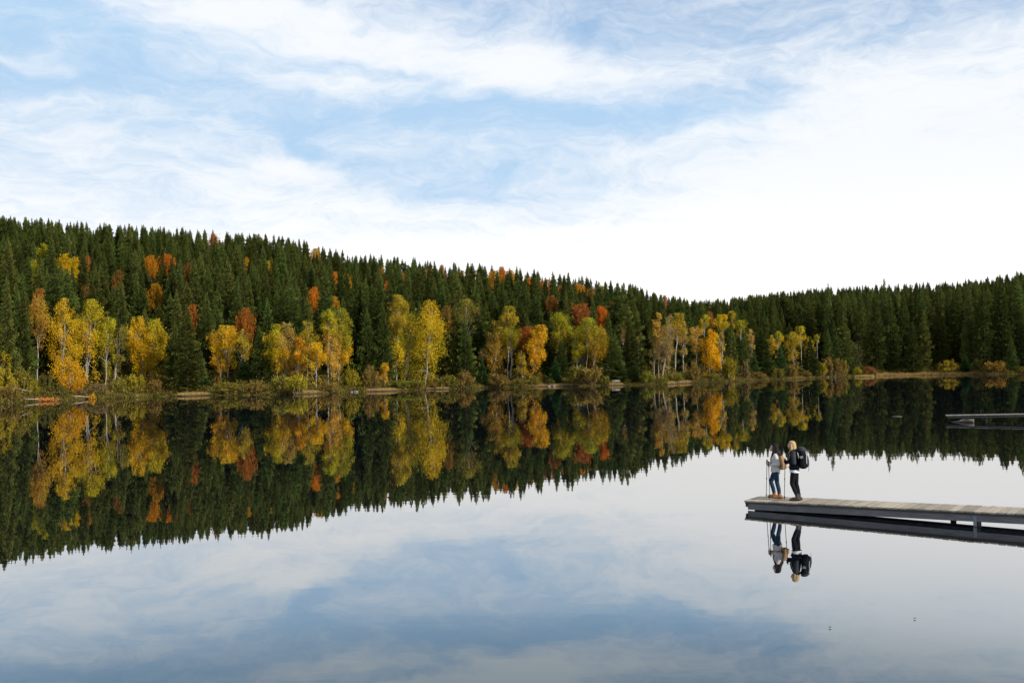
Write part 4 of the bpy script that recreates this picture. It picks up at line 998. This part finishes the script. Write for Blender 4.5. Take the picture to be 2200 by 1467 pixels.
def limb_prims(pts, radii, seg=12):
    out = []; p = np.array(pts, float); n = len(p)
    # resample smoothly
    tt = np.linspace(0, n - 1, (n - 1) * 4 + 1); q = np.stack([np.interp(tt, range(n), p[:, k]) for k in range(3)], 1); r = np.interp(tt, range(n), radii)
    v, f = tube(q, r, seg); f = [tuple(x) for x in f]; f.append(tuple(reversed(range(seg)))); f.append(tuple(range(len(v) - seg, len(v))))
    out.append((v, f)); out.append(sphere_prim(p[0], radii[0], 12)); out.append(sphere_prim(p[-1], radii[-1], 12))
    for a, b in zip(p[1:-1], radii[1:-1]): out.append(sphere_prim(a, b * 1.0, 12))
    return out
def fuse(name, prims, voxel=.008, smooth=6, flat_z=None, ratio=0.5):
    bm = bmesh.new()
    for v, f in prims:
        vs = [bm.verts.new(tuple(c)) for c in v]
        for q in f:
            try: bm.faces.new([vs[i] for i in q])
            except ValueError: pass
    bmesh.ops.recalc_face_normals(bm, faces=bm.faces[:])
    me = bpy.data.meshes.new(name); bm.to_mesh(me); bm.free()
    tmp = bpy.data.objects.new('tmp', me); COL.objects.link(tmp)
    md = tmp.modifiers.new('r', 'REMESH'); md.mode = 'VOXEL'; md.voxel_size = voxel
    if smooth: md = tmp.modifiers.new('s', 'SMOOTH'); md.factor = .5; md.iterations = smooth
    if ratio < 1: md = tmp.modifiers.new('d', 'DECIMATE'); md.ratio = ratio
    dg = bpy.context.evaluated_depsgraph_get(); out = bpy.data.meshes.new_from_object(tmp.evaluated_get(dg)); out.name = name
    bpy.data.objects.remove(tmp)
    if flat_z is not None:
        for v in out.vertices:
            if v.co.z < flat_z: v.co.z = flat_z
    out.polygons.foreach_set('use_smooth', np.ones(len(out.polygons), bool)); return out
def hand_prims(wrist, grip, axis, side):
    """fist closed round a pole through grip along axis; side = +1/-1 says to which side the knuckles lie"""
    w = Vector(wrist); g_ = Vector(grip); k = Vector(axis).normalized(); d = (w - g_); d = (d - k * d.dot(k)).normalized(); s_ = k.cross(d) * side
    out = limb_prims([w, w * .45 + g_ * .55 + s_ * .012, g_ + d * .030 + s_ * .012], [.026, .031, .033], 12)
    out.append(sphere_prim(g_ + d * .036 + s_ * .010, (.030, .026, .040)))
    for i, (off, ln) in enumerate(((.030, 1.0), (.010, 1.06), (-.010, 1.0), (-.029, .85))):
        pts = [g_ + k * off + (d * math.cos(a) + s_ * math.sin(a)) * (.026 if j else .032) for j, a in enumerate(np.radians([15, 60, 110, 160, 160 + 55 * ln]))]
        out += limb_prims(pts, [.0105, .010, .0095, .009, .008], 8)
    pts = [g_ + d * .045 + k * .028 - s_ * .004, g_ + d * .022 + k * .046 - s_ * .022, g_ - d * .006 + k * .050 - s_ * .026, g_ - d * .024 + k * .048 - s_ * .012]
    out += limb_prims(pts, [.013, .011, .010, .0085], 8)
    return out
def head_prims(c, tilt=0.0):
    x, y, z = c
    o = [sphere_prim((x - .012, y, z + .018), (.098, .076, .098)), sphere_prim((x + .028, y, z - .035), (.066, .060, .082)), sphere_prim((x + .062, y, z - .088), (.026, .026, .022))]
    o += limb_prims([(x + .084, y, z + .018), (x + .103, y, z - .018), (x + .106, y, z - .028)], [.009, .012, .011], 8)
    o.append(sphere_prim((x + .082, y, z - .056), (.016, .026, .013)))
    for s_ in (-1, 1): o.append(sphere_prim((x - .008, y + s_ * .076, z - .012), (.018, .009, .030)))
    return o
def mat_plain(n, c, r=.7, var=.18, scale=25, bump=.15, sheen=0.0): return principled(n, c, r, var, scale, bump, sheen=sheen)
M['skin'] = mat_plain('skin', (.52, .30, .21), .5, .06, 12, 0); M['dark_hair'] = principled('dark_hair', (.010, .007, .007), .7, .5, 6, .3, sc=(14, 14, 1)); M['blonde'] = principled('blonde_hair', (.42, .285, .14), .7, .45, 5, .3, sc=(16, 16, 1))
M['knit'] = mat_plain('light_knit', (.54, .51, .48), .9, .16, 60, .5, .2); M['denim'] = mat_plain('denim', (.017, .038, .068), .85, .35, 14, .2); M['suede'] = mat_plain('tan_suede', (.36, .155, .05), .8, .22, 18, .2)
M['black_cloth'] = mat_plain('black_cloth', (.005, .006, .009), .75, .3, 20, .2); M['grey_cloth'] = mat_plain('slate_cloth', (.034, .038, .044), .8, .25, 20, .2); M['white_cloth'] = mat_plain('white_cloth', (.68, .66, .65), .85, .08, 30, .3)
M['brown_boot'] = mat_plain('brown_leather', (.045, .026, .022), .6, .3, 18, .2); M['tan_canvas'] = mat_plain('tan_canvas', (.30, .19, .095), .85, .25, 18, .3); M['rubber'] = mat_plain('black_rubber', (.012, .012, .012), .6, .2, 20, 0)
M['pole_metal'] = mat_plain('pole_metal', (.10, .085, .085), .35, .2, 20, 0); M['pole_copper'] = mat_plain('pole_copper', (.20, .10, .06), .4, .2, 20, 0); M['eye'] = mat_plain('eye_dark', (.02, .014, .01), .2, .1, 10, 0); M['lips'] = mat_plain('lips', (.42, .14, .12), .5, .1, 10, 0)
M['pale_strap'] = mat_plain('pale_strap', (.55, .54, .50), .8, .1, 20, 0)
def dock_point(px, py):
    d = ray(px, py); n = az_; t = (P0 - CAM).dot(n) / d.dot(n); return CAM + d * t
FACE = math.atan2(.37, -.93)
def person(px, py, label):
    P = dock_point(px, py); e = empty('person', P + Vector((0, 0, .002)), FACE); return tag(e, label, 'person', 'hikers on the dock')
def face_bits(e, c):
    x, y, z = c
    for s_ in (-1, 1):
        obj('eye', fuse('eye', [sphere_prim((x + .078, y + s_ * .030, z + .008), (.010, .013, .008))], .003, 1), M['eye'], e)
    obj('lips', fuse('lips', [sphere_prim((x + .094, y, z - .054), (.008, .020, .007))], .003, 1), M['lips'], e)
def boot(e, name, ank, yaw, mat, high, L=.25):
    x, y = ank; pr = limb_prims([(x - .055, y, .052), (x + .02, y, .052), (x + .10, y + yaw * .4, .044), (x + L - .085, y + yaw, .036)], [.047, .048, .044, .036], 12)
    pr += limb_prims([(x, y, .06), (x - .004, y, high)], [.050, .054], 14)
    b = obj(name, fuse(name, pr, .007, 4, flat_z=.018), mat, e)
    so = [loft_prim([(x + L * .5 - .077, y + yaw * .5, z, L * .5 + .026, .044) for z in (.0, .02)], 24)]
    obj('sole', fuse('sole', so, .006, 3, flat_z=0.0), M['rubber'], b); return b
def pole(a, b, shaft_mat, label, root_m):
    """trekking pole from grip top a to tip b, in the figure's own space"""
    a = root_m @ Vector(a); b = root_m @ Vector(b); L = (a - b).length; d = (a - b).normalized()
    e = empty('trekking_pole', b); e.rotation_mode = 'QUATERNION'; e.rotation_quaternion = Vector((0, 0, 1)).rotation_difference(d); tag(e, label, 'trekking pole', 'trekking poles of the two hikers')
    def seg(name, z0, z1, r0_, r1_, mat, par=None, n=10):
        v, f = tube(np.array([(0, 0, z0), (0, 0, (z0 + z1) / 2), (0, 0, z1)]), [r0_, (r0_ + r1_) / 2, r1_], n); me = np_mesh(name, v, f, smooth=True)
        bm = bmesh.new(); bm.from_mesh(me); bmesh.ops.holes_fill(bm, edges=[q for q in bm.edges if q.is_boundary]); bm.to_mesh(me); bm.free(); return obj(name, me, mat, par or e)
    seg('shaft', .06, L - .14, .0085, .0105, shaft_mat); seg('tip', 0.0, .06, .010, .012, M['rubber']); seg('basket', .065, .075, .03, .03, M['rubber'], n=16)
    gr_ = seg('grip', L - .145, L, .0155, .0175, M['rubber']); seg('grip_head', L - .004, L + .018, .023, .018, M['rubber'], gr_)
    seg('clamp', L * .48, L * .48 + .05, .0145, .0145, M['rubber'])
    t = np.linspace(0, 2 * np.pi, 13); v, f = tube(np.stack([.02 + .018 * np.sin(t), 0 * t, L - .06 - .055 + .055 * np.cos(t)], 1), np.full(13, .006), 5)
    obj('wrist_strap', np_mesh('wrist_strap', v, f, smooth=True), M['black_cloth'], gr_); return e

# --- first hiker: dark hair, light sweater, jeans
p1 = person(1668.5, 1069.3, 'person with long dark hair, light sweater and jeans at the dock end')
RM1 = Matrix.Translation(p1.location) @ Matrix.Rotation(FACE, 4, 'Z')
hc = (.055, 0, 1.492)
L_hand, R_hand = (.196, .150, .985), (.275, -.150, 1.010)
poleA = ((.19, .145, 1.075), (.155, .34, 0)); poleB = ((.272, -.155, 1.10), (.315, -.12, 0))
def on_pole(p, z): a, b = Vector(p[0]), Vector(p[1]); return b + (a - b) * ((z - b.z) / (a.z - b.z))
gA = on_pole(poleA, .995); gB = on_pole(poleB, 1.02)
wL = gA + Vector((-.085, .012, -.004)); wR = gB + Vector((-.085, -.008, -.004))
armL = [(-.015, .165, 1.275), (-.095, .215, 1.02), tuple(wL)]; armR = [(-.015, -.165, 1.275), (-.04, -.225, 1.03), tuple(wR)]
legL = [(0, .085, .83), (-.035, .09, .46), (-.095, .09, .09)]; legR = [(.01, -.085, .83), (.165, -.09, .475), (.075, -.09, .09)]
torso1 = [(.0, 0, .72, .10, .13), (.0, 0, .80, .115, .16), (0, 0, .92, .095, .135), (.005, 0, 1.05, .105, .14), (.015, 0, 1.15, .115, .15), (0, 0, 1.25, .09, .16), (-.005, 0, 1.31, .06, .09), (.0, 0, 1.36, .05, .052), (.015, 0, 1.42, .05, .05), (.03, 0, 1.46, .045, .045)]
body = [loft_prim(torso1)] + head_prims(hc) + limb_prims(armL, [.045, .038, .026]) + limb_prims(armR, [.045, .038, .026]) + hand_prims(wL, gA, Vector(poleA[0]) - Vector(poleA[1]), 1) + hand_prims(wR, gB, Vector(poleB[0]) - Vector(poleB[1]), -1)
for lg_ in (legL, legR): body += limb_prims(lg_, [.075, .05, .038]) + limb_prims([lg_[2], (lg_[2][0] + .12, lg_[2][1], .04)], [.035, .028])
obj('body', fuse('body', body, .0055, 3, ratio=.45), M['skin'], p1)
face_bits(p1, hc)
sw = [loft_prim([(.012, 0, .765, .128, .168), (.012, 0, .79, .142, .180), (.01, 0, .86, .142, .178), (.008, 0, .96, .130, .165), (.018, 0, 1.06, .138, .168), (.024, 0, 1.15, .142, .176), (.008, 0, 1.24, .112, .186), (-.004, 0, 1.295, .085, .135), (0, 0, 1.335, .066, .078), (.008, 0, 1.375, .06, .062)])]
sw += limb_prims([(-.012, .160, 1.262), (-.06, .205, 1.14), armL[1], tuple(Vector(armL[1]) * .45 + wL * .55), tuple(wL + Vector((-.012, 0, 0)))], [.066, .062, .056, .052, .040])
sw += limb_prims([(-.012, -.160, 1.262), (-.03, -.21, 1.14), armR[1], tuple(Vector(armR[1]) * .45 + wR * .55), tuple(wR + Vector((-.012, 0, 0)))], [.066, .062, .056, .052, .040])
obj('sweater', fuse('sweater', sw, .008, 4, ratio=1), M['knit'], p1)
je = [loft_prim([(0, 0, .70, .10, .135), (0, 0, .78, .124, .165), (0, 0, .86, .122, .160), (0, 0, .93, .112, .148)])]
for lg_ in (legL, legR): je += limb_prims([(lg_[0][0], lg_[0][1], .79), tuple((Vector(lg_[0]) + Vector(lg_[1])) / 2), lg_[1], tuple((Vector(lg_[1]) + Vector(lg_[2])) / 2 + Vector((-.012, 0, 0))), (lg_[2][0], lg_[2][1], .115)], [.092, .082, .064, .062, .052])
obj('jeans', fuse('jeans', je, .008, 4), M['denim'], p1)
boot(p1, 'boot', (legL[2][0], .09), .012, M['suede'], .13); boot(p1, 'boot', (legR[2][0], -.09), -.012, M['suede'], .13)
hr = [loft_prim([(.035, 0, 1.618, .02, .02), (.035, 0, 1.605, .072, .060), (.025, 0, 1.565, .093, .084), (.0, 0, 1.51, .088, .094), (-.012, 0, 1.45, .084, .098), (-.028, 0, 1.38, .094, .110), (-.048, 0, 1.31, .108, .130), (-.062, 0, 1.25, .096, .125), (-.072, 0, 1.215, .05, .08)])]
for s_ in (-1, 1): hr += limb_prims([(.05, s_ * .078, 1.50), (.045, s_ * .10, 1.38), (.075, s_ * .115, 1.27), (.10, s_ * .105, 1.19)], [.03, .038, .04, .018])
obj('hair', fuse('hair', hr, .008, 4), M['dark_hair'], p1)
pole(*poleA, M['pole_metal'], "trekking pole in the dark-haired hiker's hand nearer the camera", RM1); pole(*poleB, M['pole_metal'], "trekking pole in the dark-haired hiker's farther, leading hand", RM1)
bk = empty('backpack', p1.location, FACE); tag(bk, 'small tan backpack worn by the dark-haired hiker', 'backpack')
obj('pack_body', fuse('pack_body', [loft_prim([(-.185, 0, .845, .055, .10), (-.195, 0, .87, .082, .135), (-.20, 0, .97, .095, .145), (-.19, 0, 1.10, .090, .140), (-.175, 0, 1.20, .075, .125), (-.16, 0, 1.245, .045, .09)])], .008, 4), M['tan_canvas'], bk)
obj('front_pocket', fuse('front_pocket', [loft_prim([(-.285, 0, .88, .03, .09), (-.29, 0, .92, .045, .105), (-.285, 0, 1.02, .04, .10), (-.275, 0, 1.05, .02, .08)])], .008, 3), M['tan_canvas'], bk)
for s_ in (-1, 1):
    v, f = tube(np.array([(-.11, s_ * .11, 1.22), (-.05, s_ * .115, 1.325), (.05, s_ * .12, 1.310), (.122, s_ * .125, 1.22), (.128, s_ * .145, 1.08), (.05, s_ * .18, .98), (-.12, s_ * .16, .93)]), [.013] * 7, 6)
    obj('shoulder_strap', np_mesh('shoulder_strap', v, f, smooth=True), M['tan_canvas'], bk)

# --- second hiker: blonde, black jacket, white shirt, leggings, large pack
p2 = person(1709.5, 1074.6, 'person with long blonde hair, black jacket and black leggings')
RM2 = Matrix.Translation(p2.location) @ Matrix.Rotation(FACE, 4, 'Z')
hc = (.085, 0, 1.600)
poleC = ((.262, .06, 1.20), (.345, -.22, 0)); gC = on_pole(poleC, 1.125); wL = gC + Vector((-.085, .02, -.012)); wR = Vector((.165, -.11, 1.08))
armL = [(.015, .175, 1.39), (-.005, .235, 1.10), tuple(wL)]; armR = [(.015, -.175, 1.39), (-.01, -.235, 1.11), tuple(wR)]
legL = [(.02, .085, .87), (.085, .095, .49), (-.05, .095, .09)]; legR = [(.0, -.085, .87), (-.02, -.09, .48), (-.085, -.09, .09)]
torso2 = [(.01, 0, .76, .10, .13), (.01, 0, .84, .115, .16), (.015, 0, .97, .095, .135), (.02, 0, 1.12, .108, .14), (.03, 0, 1.24, .118, .15), (.02, 0, 1.35, .09, .165), (.015, 0, 1.41, .06, .09), (.025, 0, 1.46, .05, .052), (.045, 0, 1.52, .05, .05), (.06, 0, 1.565, .045, .045)]
body = [loft_prim(torso2)] + head_prims(hc) + limb_prims(armL, [.045, .038, .026]) + limb_prims(armR, [.045, .038, .026]) + hand_prims(wL, gC, Vector(poleC[0]) - Vector(poleC[1]), 1) + hand_prims(wR, wR + Vector((.085, .045, 0)), Vector((0, .2, 1)), -1)
for lg_ in (legL, legR): body += limb_prims(lg_, [.075, .05, .038]) + limb_prims([lg_[2], (lg_[2][0] + .12, lg_[2][1], .04)], [.035, .028])
obj('body', fuse('body', body, .0055, 3, ratio=.45), M['skin'], p2)
face_bits(p2, hc)
jk = [loft_prim([(.015, 0, .885, .135, .172), (.015, 0, .91, .148, .184), (.018, 0, 1.0, .142, .176), (.022, 0, 1.10, .138, .172), (.032, 0, 1.20, .142, .178), (.030, 0, 1.30, .128, .190), (.02, 0, 1.37, .104, .182), (.016, 0, 1.42, .075, .11), (.028, 0, 1.465, .066, .068), (.04, 0, 1.49, .062, .062)])]
obj('jacket', fuse('jacket', jk, .008, 5), M['black_cloth'], p2)
for arm, w_ in ((armL, wL), (armR, wR)):
    sg = 1 if arm is armL else -1
    sl = limb_prims([(.015, sg * .165, 1.378), (.01, sg * .215, 1.25), arm[1]], [.070, .066, .058])
    obj('sleeve', fuse('sleeve', sl, .008, 4), M['grey_cloth'], p2)
    sl = limb_prims([arm[1], tuple(Vector(arm[1]) * .45 + Vector(w_) * .55), tuple(Vector(w_) + Vector((.0, 0, 0)))], [.057, .052, .042])
    obj('sleeve_cuff', fuse('sleeve_cuff', sl, .008, 4), M['black_cloth'], p2)
gl = [(Vector(0.0 * gC), None)]
hp = hand_prims(wL, gC, Vector(poleC[0]) - Vector(poleC[1]), 1)
def inflate(pr, d):
    out = []
    for v, f in pr:
        v = np.array([tuple(c) for c in v], float); c = v.mean(0); r = np.linalg.norm(v - c, axis=1)[:, None]; out.append((v + (v - c) / np.maximum(r, 1e-6) * d, f))
    return out
obj('glove', fuse('glove', inflate(hp, .004), .005, 2), M['black_cloth'], p2)
obj('glove', fuse('glove', inflate(hand_prims(wR, wR + Vector((.085, .045, 0)), Vector((0, .2, 1)), -1), .004), .005, 2), M['black_cloth'], p2)
obj('shirt_hem', fuse('shirt_hem', [loft_prim([(.0, 0, .80, .140, .172), (.005, 0, .82, .150, .184), (.01, 0, .87, .142, .178), (.012, 0, .93, .120, .16)])], .007, 3, ratio=1), M['white_cloth'], p2)
le = [loft_prim([(.01, 0, .74, .105, .14), (.01, 0, .82, .126, .166), (.01, 0, .90, .118, .158)])]
for lg_ in (legL, legR): le += limb_prims([(lg_[0][0], lg_[0][1], .83), tuple((Vector(lg_[0]) + Vector(lg_[1])) / 2), lg_[1], tuple((Vector(lg_[1]) + Vector(lg_[2])) / 2 + Vector((-.010, 0, 0))), (lg_[2][0], lg_[2][1], .15)], [.094, .084, .062, .061, .046])
obj('leggings', fuse('leggings', le, .008, 4), M['black_cloth'], p2)
for lg_, yw in ((legL, .012), (legR, -.012)):
    b = boot(p2, 'boot', (lg_[2][0], lg_[2][1]), yw, M['brown_boot'], .155, .27)
    obj('sock', fuse('sock', limb_prims([(lg_[2][0] - .004, lg_[2][1], .15), (lg_[2][0] - .006, lg_[2][1], .178)], [.05, .049]), .007, 2), M['grey_cloth'], p2)
hr = [loft_prim([(.07, 0, 1.728, .02, .02), (.07, 0, 1.714, .07, .058), (.06, 0, 1.675, .094, .084), (.038, 0, 1.62, .088, .093), (.022, 0, 1.56, .078, .094), (.005, 0, 1.49, .07, .098), (-.005, 0, 1.42, .06, .10), (-.01, 0, 1.37, .04, .08)])]
for s_ in (-1, 1): hr += limb_prims([(.085, s_ * .076, 1.61), (.075, s_ * .092, 1.50), (.095, s_ * .10, 1.40), (.150, s_ * .105, 1.28), (.165, s_ * .095, 1.15)], [.03, .036, .038, .032, .014])
obj('hair', fuse('hair', hr, .008, 4), M['blonde'], p2)
pole(*poleC, M['pole_copper'], 'copper-coloured trekking pole held by the blonde hiker', RM2)
bk = empty('backpack', p2.location, FACE); tag(bk, 'large black and grey trekking backpack worn by the blonde hiker', 'backpack')
pb = obj('pack_body', fuse('pack_body', [loft_prim([(-.235, 0, .925, .07, .12), (-.235, 0, .95, .105, .155), (-.24, 0, 1.05, .128, .168), (-.235, 0, 1.18, .125, .168), (-.225, 0, 1.32, .115, .165), (-.21, 0, 1.42, .105, .155), (-.205, 0, 1.45, .09, .14)])], .009, 4), M['black_cloth'], bk)
obj('top_lid', fuse('top_lid', [loft_prim([(-.215, 0, 1.425, .115, .165), (-.215, 0, 1.45, .130, .176), (-.205, 0, 1.50, .120, .165), (-.185, 0, 1.54, .085, .13), (-.17, 0, 1.555, .04, .08)])], .009, 4), M['grey_cloth'], bk)
obj('rear_pocket', fuse('rear_pocket', [loft_prim([(-.345, 0, .97, .03, .09), (-.36, 0, 1.02, .045, .11), (-.36, 0, 1.15, .045, .11), (-.345, 0, 1.28, .035, .10), (-.335, 0, 1.32, .015, .08)])], .009, 4), M['grey_cloth'], bk)
for s_ in (-1, 1):
    obj('side_pocket', fuse('side_pocket', [loft_prim([(-.235, s_ * .165, .955, .06, .02), (-.235, s_ * .170, 1.0, .085, .035), (-.235, s_ * .168, 1.12, .08, .03), (-.235, s_ * .165, 1.15, .06, .015)])], .008, 3), M['black_cloth'], bk)
    v, f = tube(np.array([(-.12, s_ * .12, 1.40), (-.05, s_ * .125, 1.475), (.06, s_ * .125, 1.445), (.155, s_ * .12, 1.32), (.185, s_ * .14, 1.18), (.10, s_ * .19, 1.06), (-.13, s_ * .17, 1.0)]), [.02, .024, .024, .022, .018, .014, .012], 6)
    obj('shoulder_strap', np_mesh('shoulder_strap', v, f, smooth=True), M['black_cloth'], bk)
    v, f = tube(np.array([(-.325, s_ * .13, 1.43), (-.352, s_ * .145, 1.33), (-.345, s_ * .15, 1.2), (-.35, s_ * .14, 1.08)]), [.011] * 4, 5)
    obj('compression_strap', np_mesh('compression_strap', v, f, smooth=True), M['pale_strap'], bk)
    v, f = tube(np.array([(-.15, s_ * .165, .985), (-.02, s_ * .196, .965), (.10, s_ * .165, .96), (.172, s_ * .04, .955)]), [.026, .024, .018, .014], 6)
    obj('hip_belt', np_mesh('hip_belt', v, f, smooth=True), M['black_cloth'], bk)
# white maker's marks on the pack's side: two bars and a short upright
for (dx, dz, sx2, sz2) in ((-.165, 1.285, .085, .012), (-.17, 1.262, .075, .012), (-.212, 1.272, .014, .05), (-.175, 1.235, .045, .010)):
    part_box('side_logo', (sx2, .006, sz2), (dx - .03, .1695, dz), M['pale_strap'], bk, bevel=.001)
v, f = tube(np.array([(-.375, .1, 1.0), (-.405, .1, .965), (-.395, .1, .90), (-.39, .1, .86)]), [.006, .006, .005, .004], 5)
obj('hanging_cord', np_mesh('hanging_cord', v, f, smooth=True), M['black_cloth'], bk)
